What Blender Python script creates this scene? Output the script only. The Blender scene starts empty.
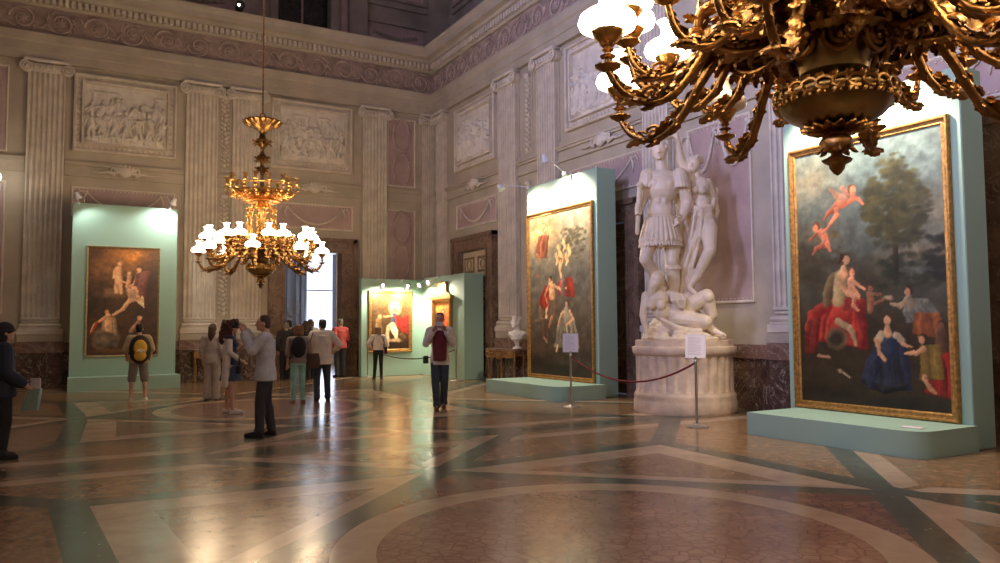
import bpy, math, random
import numpy as np
from mathutils import Vector, Matrix, Euler
random.seed(7); rng = np.random.RandomState(7)
D = bpy.data; S = bpy.context.scene; COL = S.collection
PI = math.pi
def R(d): return math.radians(d)

# ------------------------------------------------------------------ camera
cam = D.objects.new('camera', D.cameras.new('camera')); COL.objects.link(cam)
yaw, pitch, roll, FPX, CX, CY = 0.518669782, 0.0583408266, -0.00655764864, 767.444737, -10.7414679, -23.1239353
F = Vector((math.sin(yaw)*math.cos(pitch), math.cos(yaw)*math.cos(pitch), math.sin(pitch)))
Rv = F.cross(Vector((0, 0, 1))).normalized(); Uv = Rv.cross(F)
R2 = Rv*math.cos(roll)+Uv*math.sin(roll); U2 = -Rv*math.sin(roll)+Uv*math.cos(roll)
M = Matrix((R2, U2, -F)).transposed().to_4x4(); M.translation = Vector((CX, CY, 1.5))
cam.matrix_world = M
cam.data.sensor_width = 36; cam.data.lens = 36*FPX/1000; cam.data.clip_end = 200; cam.data.clip_start = .05
S.camera = cam
# ------------------------------------------------------------------ light and exposure
S.view_settings.view_transform = 'Standard'; S.view_settings.look = 'None'
S.view_settings.gamma = 1; S.view_settings.use_curve_mapping = False
S.view_settings.exposure = 0.08
wd = D.worlds.new('world'); S.world = wd; wd.use_nodes = True
wd.node_tree.nodes['Background'].inputs[0].default_value = (.55, .65, 1, 1)
wd.node_tree.nodes['Background'].inputs[1].default_value = .15
def area(name, loc, direction, sx, sy, power, col):
    l = D.lights.new(name, 'AREA'); l.shape = 'RECTANGLE'; l.size = sx; l.size_y = sy; l.energy = power; l.color = col
    o = D.objects.new(name, l); COL.objects.link(o); o.location = loc
    o.rotation_euler = Vector(direction).to_track_quat('-Z', 'Y').to_euler(); return o
def spot(name, loc, target, power, col, ang, blend=.6, size=.04, parent=None):
    l = D.lights.new(name, 'SPOT'); l.energy = power; l.color = col; l.spot_size = R(ang); l.spot_blend = blend; l.shadow_soft_size = size
    o = D.objects.new(name, l); COL.objects.link(o); o.location = loc
    o.rotation_euler = (Vector(target)-Vector(loc)).to_track_quat('-Z', 'Y').to_euler()
    return o
WIN_Y = [-20.6, -14.6, -8.6]            # tall windows of the left wall (outside the frame)
for wy, pw in zip(WIN_Y, (540, 600, 60)):
    o = area('window_daylight', (-14.5, wy, 8.3), (1, 0, 0), 1.9, 4.4, pw, (.54, .57, 1.0))
    o.rotation_euler = (R(102), 0, R(-90)); o.data.spread = R(110)
area('doorway_daylight', (-1.6, 7.6, 2.8), (-.35, -1, -.15), 1.2, 4.0, 55, (.72, .80, 1.0))

# ------------------------------------------------------------------ node helper
class NT:
    def __init__(s, name):
        s.m = D.materials.new(name); s.m.use_nodes = True; s.t = s.m.node_tree; s.b = s.t.nodes['Principled BSDF']
    def n(s, typ, **kw):
        nd = s.t.nodes.new(typ)
        for k, v in kw.items(): setattr(nd, k, v)
        return nd
    def link(s, a, b): s.t.links.new(a, b)
    def put(s, sock, v):
        if isinstance(v, E): v = v.s
        if hasattr(v, 'is_linked'): s.link(v, sock)
        elif isinstance(v, (tuple, list)) and len(v) == 3 and sock.type == 'RGBA': sock.default_value = (*v, 1)
        else: sock.default_value = v
    def math(s, op, a, b=0., c=0.):
        nd = s.n('ShaderNodeMath', operation=op); s.put(nd.inputs[0], a); s.put(nd.inputs[1], b); s.put(nd.inputs[2], c)
        return E(s, nd.outputs[0])
    def coord(s, kind='Object'):
        return s.n('ShaderNodeTexCoord').outputs[kind]
    def noise(s, vec, scale, detail=4, rough=.55, out=0, dist=0.):
        nd = s.n('ShaderNodeTexNoise'); s.link(vec, nd.inputs['Vector'])
        nd.inputs['Scale'].default_value = scale; nd.inputs['Detail'].default_value = detail
        nd.inputs['Roughness'].default_value = rough; nd.inputs['Distortion'].default_value = dist
        return nd.outputs[out]
    def voro(s, vec, scale, feature='F1', out='Distance', rnd=1.):
        nd = s.n('ShaderNodeTexVoronoi', feature=feature); s.link(vec, nd.inputs['Vector'])
        nd.inputs['Scale'].default_value = scale; nd.inputs['Randomness'].default_value = rnd
        return nd.outputs[out]
    def ramp(s, f, stops, interp='LINEAR'):
        nd = s.n('ShaderNodeValToRGB'); s.put(nd.inputs[0], f); cr = nd.color_ramp; cr.interpolation = interp
        while len(cr.elements) < len(stops): cr.elements.new(.5)
        for e, (p, c) in zip(cr.elements, stops):
            e.position = p; e.color = (*c, 1) if isinstance(c, tuple) else (c, c, c, 1)
        return nd.outputs[0]
    def mix(s, f, a, b, mode='MIX'):
        nd = s.n('ShaderNodeMix', data_type='RGBA', blend_type=mode)
        s.put(nd.inputs[0], f); s.put(nd.inputs[6], a); s.put(nd.inputs[7], b); return nd.outputs[2]
    def bump(s, h, strength=.3, dist=.01):
        nd = s.n('ShaderNodeBump'); s.put(nd.inputs['Height'], h); nd.inputs['Strength'].default_value = strength
        nd.inputs['Distance'].default_value = dist; s.link(nd.outputs[0], s.b.inputs['Normal'])
    def set(s, **kw):
        for k, v in kw.items(): s.put(s.b.inputs[k.replace('_', ' ')], v)
        return s.m
class E:
    def __init__(s, t, sock): s.t, s.s = t, sock
    def __add__(a, b): return a.t.math('ADD', a, b)
    __radd__ = __add__
    def __sub__(a, b): return a.t.math('SUBTRACT', a, b)
    def __rsub__(a, b): return a.t.math('SUBTRACT', b, a)
    def __mul__(a, b): return a.t.math('MULTIPLY', a, b)
    __rmul__ = __mul__
    def __gt__(a, b): return a.t.math('GREATER_THAN', a, b)
    def __lt__(a, b): return a.t.math('LESS_THAN', a, b)
    def abs(a): return a.t.math('ABSOLUTE', a)
    def mx(a, b): return a.t.math('MAXIMUM', a, b)
    def mn(a, b): return a.t.math('MINIMUM', a, b)
    def sqrt(a): return a.t.math('SQRT', a)

def simple(name, col, rough=.6, metal=0., nscale=6., var=.12, bump=0., bscale=40., **kw):
    t = NT(name); v = t.coord()
    f = t.noise(v, nscale, 5)
    c2 = tuple(max(0, c*(1-var*2)) for c in col); c1 = tuple(min(1, c*(1+var)) for c in col)
    t.set(Base_Color=t.ramp(f, [(.3, c2), (.7, c1)]), Roughness=rough, Metallic=metal, **kw)
    if bump: t.bump(t.noise(v, bscale, 3), bump, .01)
    return t.m
def marble(name, dark, light, vein, scale=1.6, rough=.25):
    t = NT(name); v = t.coord()
    a = t.noise(v, scale*1.5, 8, .62, dist=.8)
    base = t.ramp(a, [(.32, dark), (.68, light)])
    w = t.noise(v, scale*1.1, 6, .6, dist=1.6)
    vm = t.ramp(w, [(.485, 0.), (.5, 1.), (.515, 0.)])
    w2 = t.noise(v, scale*3.1, 5, .6, dist=2.2)
    vm2 = t.ramp(w2, [(.49, 0.), (.5, .6), (.51, 0.)])
    c = t.mix(vm, base, vein); c = t.mix(vm2, c, vein)
    return t.set(Base_Color=c, Roughness=rough)
MAT = {}
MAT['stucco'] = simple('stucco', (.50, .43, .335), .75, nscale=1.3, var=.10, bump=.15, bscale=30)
MAT['stone'] = simple('carved_stone', (.70, .62, .52), .6, nscale=3, var=.10, bump=.2, bscale=25)
MAT['relief'] = simple('relief_marble', (.76, .69, .60), .55, nscale=4, var=.10, bump=.2, bscale=22)
MAT['pink'] = simple('pink_plaster', (.47, .34, .315), .8, nscale=1.6, var=.12, bump=.1)
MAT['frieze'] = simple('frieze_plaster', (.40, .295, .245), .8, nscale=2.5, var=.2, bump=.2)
MAT['dado'] = marble('dado_marble', (.045, .028, .022), (.17, .10, .075), (.42, .33, .26), 1.3, .22)
MAT['dado_red'] = marble('red_marble', (.15, .075, .055), (.30, .17, .13), (.45, .36, .30), 1.6, .28)
MAT['doorframe'] = marble('brown_marble', (.10, .055, .035), (.26, .16, .11), (.36, .28, .2), 1.8, .3)
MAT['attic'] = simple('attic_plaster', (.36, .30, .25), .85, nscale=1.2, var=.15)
MAT['ornament'] = simple('frieze_ornament', (.50, .38, .33), .75, nscale=4, var=.15)
MAT['dark_glass'] = simple('dark_window_glass', (.028, .024, .016), .25, var=.3)
MAT['mint'] = simple('mint_paint', (.325, .495, .405), .62, nscale=.8, var=.02)
MAT['gold'] = simple('gilt_bronze', (.62, .35, .11), .32, 1., nscale=14, var=.3, bump=.5, bscale=28)
MAT['gold_dark'] = simple('aged_bronze', (.37, .20, .07), .32, 1., nscale=9, var=.3, bump=.5, bscale=22)
MAT['gold_smooth'] = simple('polished_bronze', (.33, .22, .085), .28, 1., nscale=5, var=.2)
MAT['frame_gold'] = simple('gilt_frame', (.50, .27, .08), .4, .7, nscale=20, var=.25, bump=.4, bscale=60)
MAT['thin_gold'] = simple('thin_gilt_frame', (.45, .36, .18), .5, .4, nscale=20, var=.2)
MAT['statue'] = simple('white_marble', (.80, .66, .50), .42, nscale=3.5, var=.10, bump=.12, bscale=20)
MAT['pedestal'] = simple('pedestal_marble', (.70, .54, .41), .5, nscale=5, var=.13, bump=.2, bscale=30)
MAT['bust'] = simple('bust_marble', (.82, .76, .70), .4, nscale=6, var=.05)
MAT['steel'] = simple('brushed_steel', (.55, .53, .50), .3, .9, var=.05)
MAT['paper'] = simple('paper', (.80, .74, .76), .7, var=.02)
MAT['rope_red'] = simple('red_rope', (.22, .012, .02), .7, nscale=60, var=.2)
MAT['rope_dark'] = simple('dark_rope', (.05, .035, .025), .7, nscale=60, var=.2)
MAT['wood'] = simple('walnut_wood', (.11, .048, .022), .35, nscale=9, var=.35)
MAT['wood_gilt'] = simple('carved_gilt_wood', (.42, .22, .08), .4, .45, nscale=18, var=.3, bump=.4)
MAT['door_cream'] = simple('cream_door_paint', (.58, .46, .31), .5, nscale=3, var=.1)
MAT['door_dark'] = simple('dark_door_wood', (.16, .095, .055), .42, nscale=4, var=.25)
MAT['door_line'] = simple('door_moulding', (.26, .16, .085), .4, .2, var=.2)
MAT['white_paint'] = simple('white_paint', (.72, .74, .80), .5, var=.04)
MAT['cable'] = simple('cable_sheath', (.7, .68, .64), .5, var=.05)
MAT['black'] = simple('black_plastic', (.02, .02, .02), .4, var=.1)
def emis(name, col, s, base=(.9, .9, .9)):
    t = NT(name); v = t.coord()
    c = t.ramp(t.noise(v, 3, 2), [(.3, tuple(x*.96 for x in col)), (.7, col)])
    return t.set(Base_Color=base, Emission_Color=c, Emission_Strength=s, Roughness=.3)
MAT['shade_lit'] = emis('lit_opal_glass', (1., .78, .52), 11.)
MAT['shade_unlit'] = simple('opal_glass', (.80, .76, .68), .2, var=.03)
MAT['lens'] = emis('lamp_lens', (1, .93, .82), 30.)
MAT['sky_lit'] = emis('bright_window', (.72, .82, 1.), 1.4)
def pane_mat():
    t = NT('window_pane')
    return t.set(Base_Color=(.8, .85, .9), Emission_Color=(.62, .72, 1.), Emission_Strength=.8, Roughness=.2)
MAT['pane'] = pane_mat()
def cloth(name, col, rough=.85, var=.1): 
    if name not in MAT: MAT[name] = simple(name, col, rough, nscale=9, var=var, bump=.5, bscale=13)
    return MAT[name]
SKIN = simple('skin', (.56, .33, .235), .55, nscale=12, var=.06)
SKIN2 = simple('tanned_skin', (.40, .20, .13), .55, nscale=12, var=.06)

def floor_mat():
    t = NT('inlaid_marble_floor'); v = t.coord('Object')
    sp = t.n('ShaderNodeSeparateXYZ'); t.link(v, sp.inputs[0]); X = E(t, sp.outputs[0]); Y = E(t, sp.outputs[1])
    # the two halves of the hall mirror each other about y=-13.5
    CXf, CYf, YM = -7.33, -18.82, -13.55
    u = (X-CXf).abs(); yy = (Y-YM).abs(); vv = (yy-(YM-CYf)).abs()   # from each circle's centre
    r = (u*u+vv*vv).sqrt(); s = u+vv; a = u.mx(vv); b = u.mn(vv); dd = a-b
    green = t.ramp(t.noise(v, 9, 7, .7), [(.3, (.038, .042, .03)), (.55, (.095, .10, .07)), (.78, (.18, .17, .125))])
    spk = t.voro(v, 9, 'F1'); green = t.mix(t.ramp(spk, [(.05, .8), (.12, 0.)]), green, (.42, .40, .32))
    beige = t.ramp(t.noise(v, 2.5, 6, .6, dist=.4), [(.3, (.36, .25, .17)), (.7, (.52, .38, .27))])
    orange = t.ramp(t.noise(v, 8, 9, .78, dist=.6), [(.28, (.11, .058, .028)), (.5, (.265, .155, .08)), (.75, (.42, .28, .165))])
    cell = t.voro(v, 9.5, 'DISTANCE_TO_EDGE')
    brec = t.ramp(t.noise(v, 2.2, 5, .6), [(.35, (.24, .13, .085)), (.65, (.36, .22, .15))])
    red = t.ramp(t.noise(v, 3, 5, .6), [(.35, (.17, .085, .055)), (.65, (.29, .16, .105))])
    vn = t.ramp(cell, [(0., .75), (.09, 0.)])
    brec = t.mix(vn, brec, (.15, .06, .04)); red = t.mix(vn, red, (.09, .03, .022))
    def band(x, lo, hi): return (x > lo)*(x < hi)
    col = orange
    star = a-.06*b                      # outline of the eight pointed star
    # inside star, outside the rotated square
    instar = (star < 2.95)
    col = t.mix(band(star, 2.55, 2.98)*(s > 3.1), col, beige)
    # rays and bands outside
    outer = (star > 2.95)
    col = t.mix(outer*band(dd, 3.15, 3.5)*(b > .05), col, beige)
    col = t.mix(band((Y-YM).abs(), .45, .75)*outer*(s > 3.2), col, beige)
    col = t.mix(band(star, 2.98, 3.28), col, green)
    col = t.mix(outer*band(dd, -1, .22)*(a > 3.3), col, green)
    col = t.mix((dd.abs() > 2.77)*(dd < 3.15)*(b > .02), col, green)
    col = t.mix(((Y-YM).abs() < .22), col, green)
    col = t.mix(band(s, 3.15, 3.42)*(star < 3.0), col, beige)
    col = t.mix((s < 3.16), col, green)
    col = t.mix((s < 2.78), col, red)
    col = t.mix((r < 1.98), col, beige)
    col = t.mix((r < 1.68), col, brec)
    rg = t.ramp(t.noise(v, 3.5, 6, .7), [(.3, .16), (.7, .27)])
    t.set(Base_Color=col, Roughness=rg, Specular_IOR_Level=.62)
    t.bump(t.noise(v, 2.6, 3), .07, .02)
    return t.m
MAT['floor'] = floor_mat()

# ------------------------------------------------------------------ mesh builder
class MB:
    def __init__(s): s.v = []; s.f = []
    def add(s, vs, fs, m=None):
        o = len(s.v)
        s.v += [tuple(m @ Vector(p)) for p in vs] if m is not None else [tuple(p) for p in vs]
        s.f += [tuple(i+o for i in f) for f in fs]; return s
    def box(s, x0, x1, y0, y1, z0, z1, bev=0., m=None):
        if bev > 0:
            b = bev; P = [(x0+b, y0), (x1-b, y0), (x1, y0+b), (x1, y1-b), (x1-b, y1), (x0+b, y1), (x0, y1-b), (x0, y0+b)]
            Q = [(x0+b, y0+b), (x1-b, y0+b), (x1-b, y0+b), (x1-b, y1-b), (x1-b, y1-b), (x0+b, y1-b), (x0+b, y1-b), (x0+b, y0+b)]
            vs = [(*q, z0) for q in Q]+[(*p, z0+b) for p in P]+[(*p, z1-b) for p in P]+[(*q, z1) for q in Q]
            fs = [tuple(range(7, -1, -1)), tuple(range(24, 32))]
            for k in range(3):
                for i in range(8): j = (i+1) % 8; fs.append((k*8+i, k*8+j, k*8+8+j, k*8+8+i))
            return s.add(vs, fs, m)
        vs = [(x, y, z) for z in (z0, z1) for x, y in ((x0, y0), (x1, y0), (x1, y1), (x0, y1))]
        return s.add(vs, [(3, 2, 1, 0), (4, 5, 6, 7), (0, 1, 5, 4), (1, 2, 6, 5), (2, 3, 7, 6), (3, 0, 4, 7)], m)
    def lathe(s, prof, n=24, m=None, sx=1., sy=1., cap=True, rfun=None):
        vs = []; fs = []; k = len(prof)
        for r, z in prof:
            for i in range(n):
                a = 2*PI*i/n; rr = r*(rfun(a, z) if rfun else 1)
                vs.append((rr*math.cos(a)*sx, rr*math.sin(a)*sy, z))
        for q in range(k-1):
            for i in range(n): j = (i+1) % n; fs.append((q*n+i, q*n+j, q*n+n+j, q*n+n+i))
        if cap: fs.append(tuple(range(n-1, -1, -1))); fs.append(tuple(range((k-1)*n, k*n)))
        return s.add(vs, fs, m)
    def tube(s, pts, rad, n=8, m=None, cap=True):
        P = [Vector(p) for p in pts]; k = len(P)
        if not hasattr(rad, '__len__'): rad = [rad]*k
        vs = []; fs = []; up = None
        for i in range(k):
            d = (P[min(i+1, k-1)]-P[max(i-1, 0)])
            d = d.normalized() if d.length > 1e-9 else Vector((0, 0, 1))
            if up is None: up = Vector((0, 0, 1)) if abs(d.z) < .9 else Vector((1, 0, 0))
            x = d.cross(up)
            if x.length < 1e-4: x = d.cross(Vector((1, .3, 0)))
            x.normalize(); y = x.cross(d).normalized(); up = y
            for j in range(n):
                a = 2*PI*j/n; vs.append(tuple(P[i]+x*rad[i]*math.cos(a)+y*rad[i]*math.sin(a)))
        for q in range(k-1):
            for i in range(n): j = (i+1) % n; fs.append((q*n+j, q*n+i, q*n+n+i, q*n+n+j))
        if cap: fs.append(tuple(range(n))); fs.append(tuple(range(k*n-1, (k-1)*n-1, -1)))
        return s.add(vs, fs, m)
    def cap(s, a, b, ra, rb, n=10):
        a = Vector(a); b = Vector(b); d = b-a; L = d.length
        if L < 1e-6: return s.ball(a, (ra, ra, ra))
        d.normalize(); pts = []; rs = []
        for t in (-1, -.85, -.5): pts.append(a+d*ra*t); rs.append(max(ra*math.sqrt(1-t*t), ra*.02))
        pts += [a, b]; rs += [ra, rb]
        for t in (.5, .85, 1): pts.append(b+d*rb*t); rs.append(max(rb*math.sqrt(1-t*t), rb*.02))
        return s.tube(pts, rs, n)
    def chain(s, pts, rad, n=10):
        for i in range(len(pts)-1): s.cap(pts[i], pts[i+1], rad[i], rad[i+1], n)
        return s
    def ball(s, c, r, n=14, rot=None):
        if not hasattr(r, '__len__'): r = (r, r, r)
        k = n//2; prof = [(max(math.sin(PI*i/k), .02), -math.cos(PI*i/k)) for i in range(k+1)]
        m = Matrix.Translation(Vector(c))@((rot or Matrix.Identity(3)).to_4x4())@Matrix.Diagonal((*r, 1))
        return s.lathe(prof, n, m)
    def loft(s, secs, n=20):
        # elliptical sections (cx,cy,z,rx,ry)
        vs = []; fs = []; k = len(secs)
        for cx, cy, z, rx, ry in secs:
            for i in range(n): a = 2*PI*i/n; vs.append((cx+rx*math.cos(a), cy+ry*math.sin(a), z))
        for q in range(k-1):
            for i in range(n): j = (i+1) % n; fs.append((q*n+i, q*n+j, q*n+n+j, q*n+n+i))
        fs.append(tuple(range(n-1, -1, -1))); fs.append(tuple(range((k-1)*n, k*n)))
        if secs[0][2] > secs[-1][2]: fs = [tuple(reversed(f)) for f in fs]
        return s.add(vs, fs)
    def prism(s, poly, y0, y1, m=None):      # polygon in x,z extruded along y
        n = len(poly); vs = [(x, y0, z) for x, z in poly]+[(x, y1, z) for x, z in poly]
        fs = [tuple(range(n)), tuple(range(2*n-1, n-1, -1))]+[(i, i+n, (i+1) % n+n, (i+1) % n) for i in range(n)]
        return s.add(vs, fs, m)
    def slab(s, poly, z0, z1, m=None):       # polygon in x,y extruded along z
        n = len(poly); vs = [(x, y, z0) for x, y in poly]+[(x, y, z1) for x, y in poly]
        fs = [tuple(range(n-1, -1, -1)), tuple(range(n, 2*n))]+[(i, (i+1) % n, (i+1) % n+n, i+n) for i in range(n)]
        return s.add(vs, fs, m)
    def rect_frame(s, x0, x1, z0, z1, prof, m=None):
        # moulded rectangular frame on a wall; prof = [(inset, out)] from outer edge inward, out towards -y
        vs = []; k = len(prof)
        for d, o in prof: vs += [(x0+d, -o, z0+d), (x1-d, -o, z0+d), (x1-d, -o, z1-d), (x0+d, -o, z1-d)]
        fs = []
        for q in range(k-1):
            for i in range(4): j = (i+1) % 4; fs.append((q*4+i, q*4+j, q*4+4+j, q*4+4+i))
        return s.add(vs, fs, m)
    def build(s, name, mat, parent=None, smooth=False, loc=None):
        me = D.meshes.new(name); me.from_pydata(s.v, [], s.f); me.validate(); me.update()
        me.materials.append(mat)
        if smooth is True: me.shade_smooth()
        elif smooth:
            me.shade_smooth(); me.set_sharp_from_angle(angle=R(smooth))
        o = D.objects.new(name, me); COL.objects.link(o)
        if parent is not None: o.parent = parent
        if loc is not None: o.location = loc
        return o
    def blob(s, name, mat, parent=None, voxel=.01, smooth=4, factor=.5, loc=None):
        o = s.build(name, mat, None)
        r = o.modifiers.new('r', 'REMESH'); r.mode = 'VOXEL'; r.voxel_size = voxel; r.use_smooth_shade = True
        if smooth: q = o.modifiers.new('s', 'SMOOTH'); q.iterations = smooth; q.factor = factor
        dg = bpy.context.evaluated_depsgraph_get(); dg.update()
        me = D.meshes.new_from_object(o.evaluated_get(dg)); old = o.data
        o.modifiers.clear(); o.data = me; D.meshes.remove(old); me.name = name
        if not me.materials: me.materials.append(mat)
        me.shade_smooth()
        if parent is not None: o.parent = parent
        if loc is not None: o.location = loc
        return o
def tag(o, label=None, cat=None, group=None, kind=None):
    if label: o['label'] = label
    if cat: o['category'] = cat
    if group: o['group'] = group
    if kind: o['kind'] = kind
    return o
def thing(name, label, cat, loc=(0, 0, 0), rz=0., group=None, kind=None):
    o = D.objects.new(name, None); COL.objects.link(o); o.location = loc; o.rotation_euler = (0, 0, rz); o.empty_display_size = .1
    return tag(o, label, cat, group, kind)
def copy_tree(o, parent=None):
    c = o.copy(); COL.objects.link(c); c.parent = parent
    for ch in list(o.children): copy_tree(ch, c)
    return c
def struct(o): o['kind'] = 'structure'; return o
def wallpos(w, s, z=0., out=0.):
    return ((-s, -out, z), 0.) if w == 'A' else ((-out, -s, z), -PI/2)
def bez(pts, n=24):
    # Catmull-Rom through the points
    P = [Vector(p) for p in pts]; P = [2*P[0]-P[1]]+P+[2*P[-1]-P[-2]]; out = []
    segs = len(P)-3; per = max(2, n//segs)
    for i in range(segs):
        p0, p1, p2, p3 = P[i:i+4]
        for k in range(per):
            t = k/per; out.append(.5*((2*p1)+(p2-p0)*t+(2*p0-5*p1+4*p2-p3)*t*t+(3*p1-p0-3*p2+p3)*t**3))
    out.append(P[-2]); return out

# ================================================================== ROOM SHELL
LX, BY, TOP = -14.6, -26.8, 16.0
DZ = 1.15
DOORA = 4.12            # centre of the doorway in the back wall, distance from corner
DOORB = (2.86, 9.2, 16.6)
def wall_with_openings(name, w, length, openings, z0=0., z1=TOP, th=.7, mat='stucco'):
    mb = MB(); s0 = -.7 if w == 'B' else 0
    cuts = sorted(openings); x = s0
    def B(a, b, c, d):
        if b-a < 1e-4 or d-c < 1e-4: return
        if w == 'A': mb.box(-b, -a, 0, th, c, d)
        else: mb.box(0, th, -b, -a, c, d)
    for a, b, c, d in cuts:
        B(x, a, z0, z1); B(a, b, z0, c); B(a, b, d, z1); x = b
    B(x, length, z0, z1)
    return struct(mb.build(name, MAT[mat]))
OA = [(DOORA-.88, DOORA+.88, 0, 3.8)]
OB = [(c-.86, c+.86, 0, 3.8) for c in DOORB]
wall_with_openings('wall_back', 'A', 14.6, OA, z1=10.5, th=.3)
wall_with_openings('wall_right', 'B', 26.8, OB, z1=10.5)
mb = MB(); mb.box(LX-.7, LX, BY, 0, 0, 5.9)
ys = [BY]+sum([[y-1.0, y+1.0] for y in sorted(WIN_Y)], [])+[0]
for i in range(0, len(ys), 2): mb.box(LX-.7, LX, ys[i], ys[i+1], 5.9, 10.7)
mb.box(LX-.7, LX, BY, 0, 10.7, TOP); struct(mb.build('wall_left', MAT['stucco']))
struct(MB().box(LX, 0, BY-.7, BY, 0, TOP).build('wall_front', MAT['stucco']))
struct(MB().box(LX-.8, 1.8, BY-.8, 8.6, -.3, 0).build('floor', MAT['floor']))
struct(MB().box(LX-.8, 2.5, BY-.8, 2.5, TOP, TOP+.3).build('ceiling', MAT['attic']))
for i, wy in enumerate(WIN_Y):
    f = MB(); f.rect_frame(-1.0, 1.0, 2.2, 7.0, [(0, 0), (0, .08), (.12, .08), (.12, 0)])
    for x in (-.02,): f.box(x-.03, x+.07, -.06, 0, 2.3, 6.9)
    for z in (3.6, 4.9, 6.1): f.box(-.9, .9, -.05, 0, z, z+.06)
    o = struct(f.build('window_%d' % (i+1), MAT['white_paint'])); o.location = (LX-.3, wy, 3.7); o.rotation_euler = (0, 0, PI/2)
    MB().box(-.98, .98, .02, .05, 2.22, 6.98).build('pane', MAT['pane'], o)

# --- entablature -------------------------------------------------------------
def entab(w, length, idx):
    """profile swept along the wall: architrave, frieze band, dentils, cornice"""
    root = MB(); L = length
    def strip(mb, prof):            # prof: list (out, z); closed against the wall
        n = len(prof); vs = []
        for end in (0, 1):
            for o, z in prof:
                s = o if end == 0 else L
                vs.append((-s, -o, z) if w == 'A' else (-o, -s, z))
        fs = [(i, i+1, n+i+1, n+i) for i in range(n-1)]
        if w == 'B': fs = [tuple(reversed(f)) for f in fs]
        mb.add(vs, fs)
    a = MB(); strip(a, [(0, 8.5), (.14, 8.5), (.14, 8.72), (.18, 8.74), (.18, 8.95), (.24, 9.0), (.27, 9.16), (.27, 9.2), (.14, 9.2), (.14, 9.22)])
    r = struct(a.build('trim_%d' % idx, MAT['stucco']))
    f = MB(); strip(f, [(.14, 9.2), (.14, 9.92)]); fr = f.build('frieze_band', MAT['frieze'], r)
    c = MB(); strip(c, [(.13, 9.92), (.22, 9.92), (.25, 9.97), (.25, 10.13), (.42, 10.16), (.46, 10.24), (.62, 10.27), (.64, 10.40), (.72, 10.50), (.74, 10.56), (0, 10.62), (-.9, 10.62)])
    c.build('cornice', MAT['stucco'], r)
    d = MB(); k = int((L-.4)/.15)
    for i in range(k):
        s = .42+i*.15
        if w == 'A': d.box(-s-.085, -s, -.37, -.24, 9.985, 10.14)
        else: d.box(-.37, -.24, -s-.085, -s, 9.985, 10.14)
    d.build('dentils', MAT['stone'], r)
    # scrolling foliage of the frieze
    g = MB(); n = int(L/.86)
    for i in range(n):
        s = .62+i*.86; sg = 1 if i % 2 else -1
        def P(ds, z, o=.16): return (-(s+ds), -o, z) if w == 'A' else (-o, -(s+ds), z)
        pts = []
        for k in range(26):
            t = k/25; ang = t*2.6*2*PI/1.6; rr = .27*(1-t)+.05
            pts.append(P(rr*math.cos(ang)*1.0, 9.56+sg*rr*math.sin(ang)))
        g.tube(pts, [.034-.012*k/25 for k in range(26)], 5)
        c0 = P(0, 9.56); g.ball(c0, .05, 8)
        for k in range(7):
            a0 = k*2*PI/7; g.cap(P(.05*math.cos(a0), 9.56+.05*math.sin(a0)), P(.12*math.cos(a0), 9.56+.12*math.sin(a0)), .03, .016, 5)
        for k in range(9):
            a0 = rng.rand()*2*PI; q = .30
            g.cap(P(q*math.cos(a0), 9.56+q*math.sin(a0)), P((q+.12)*math.cos(a0+.5), 9.56+(q+.03)*math.sin(a0+.5)), .028, .012, 5)
        g.tube([P(.27, 9.56), P(.40, 9.56+sg*.18), P(.52, 9.56+sg*.2), P(.6, 9.56)], [.03, .028, .025, .02], 5)
    g.build('scroll_ornament', MAT['ornament'], fr, True)
entab('A', 14.6, 1); entab('B', 26.8, 2)

# --- attic storey ------------------------------------------------------------
def attic(w, length, idx, wins):
    mb = MB(); B_ = .0
    def bx(m, a, b, o0, o1, z0, z1):
        if w == 'A': m.box(-b, -a, -o1, -o0, z0, z1)
        else: m.box(-o1, -o0, -b, -a, z0, z1)
    x = -1.6
    for c in wins:
        bx(mb, x, c-.85, -1.6, -.9, 10.5, TOP); bx(mb, c-.85, c+.85, -1.6, -.9, 14.6, TOP); x = c+.85
    bx(mb, x, length, -1.6, -.9, 10.5, TOP)
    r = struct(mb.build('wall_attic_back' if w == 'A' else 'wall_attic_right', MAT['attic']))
    g = MB(); fr = MB(); pk = MB()
    for c in wins:
        bx(g, c-.85, c+.85, -1.25, -1.2, 10.5, 14.6)
        for sd in (-1, 1):
            bx(fr, c+sd*.97-.12, c+sd*.97+.12, -.95, -.80, 10.6, 14.7)
            bx(fr, c+sd*1.75-.3, c+sd*1.75+.3, -.9, -.68, 10.6, TOP)
            bx(pk, c+sd*1.32-.1, c+sd*1.32+.1, -.9, -.87, 10.8, 15)
        bx(fr, c-1.0, c+1.0, -.95, -.78, 14.5, 14.75)
        bx(fr, c-.03, c+.03, -1.2, -1.15, 10.5, 14.6)
    for c in [q+3.25 for q in wins]+[wins[0]-3.1]:
        if c < .3: c = .55
        h = 1.05 if c > 1 else .8
        bx(fr, c-h-.12, c+h+.12, -.9, -.80, 12.35, 12.5); bx(fr, c-h-.12, c+h+.12, -.9, -.80, 12.6, 12.68); bx(fr, c-h-.1, c-h, -.9, -.82, 12.68, 15.2); bx(fr, c+h, c+h+.1, -.9, -.82, 12.68, 15.2)
        bx(fr, c-h-.12, c+h+.12, -.9, -.80, 11.75, 11.85); bx(pk, c-h, c+h, -.9, -.86, 12.7, 15.2); bx(pk, c-h, c+h, -.9, -.87, 11.0, 11.7)
        for k in range(10):
            s0 = c-h*.7+1.4*h*k/9; z = 11.42-.12*math.sin(PI*k/9)
            p = (-s0, .84, z) if w == 'A' else (.84, -s0, z); fr.ball(p, (.09, .06, .07), 8)
    g.build('dark_glass', MAT['dark_glass'], r); fr.build('attic_mouldings', MAT['attic'], r); pk.build('attic_pink_panels', MAT['pink'], r)
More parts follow.
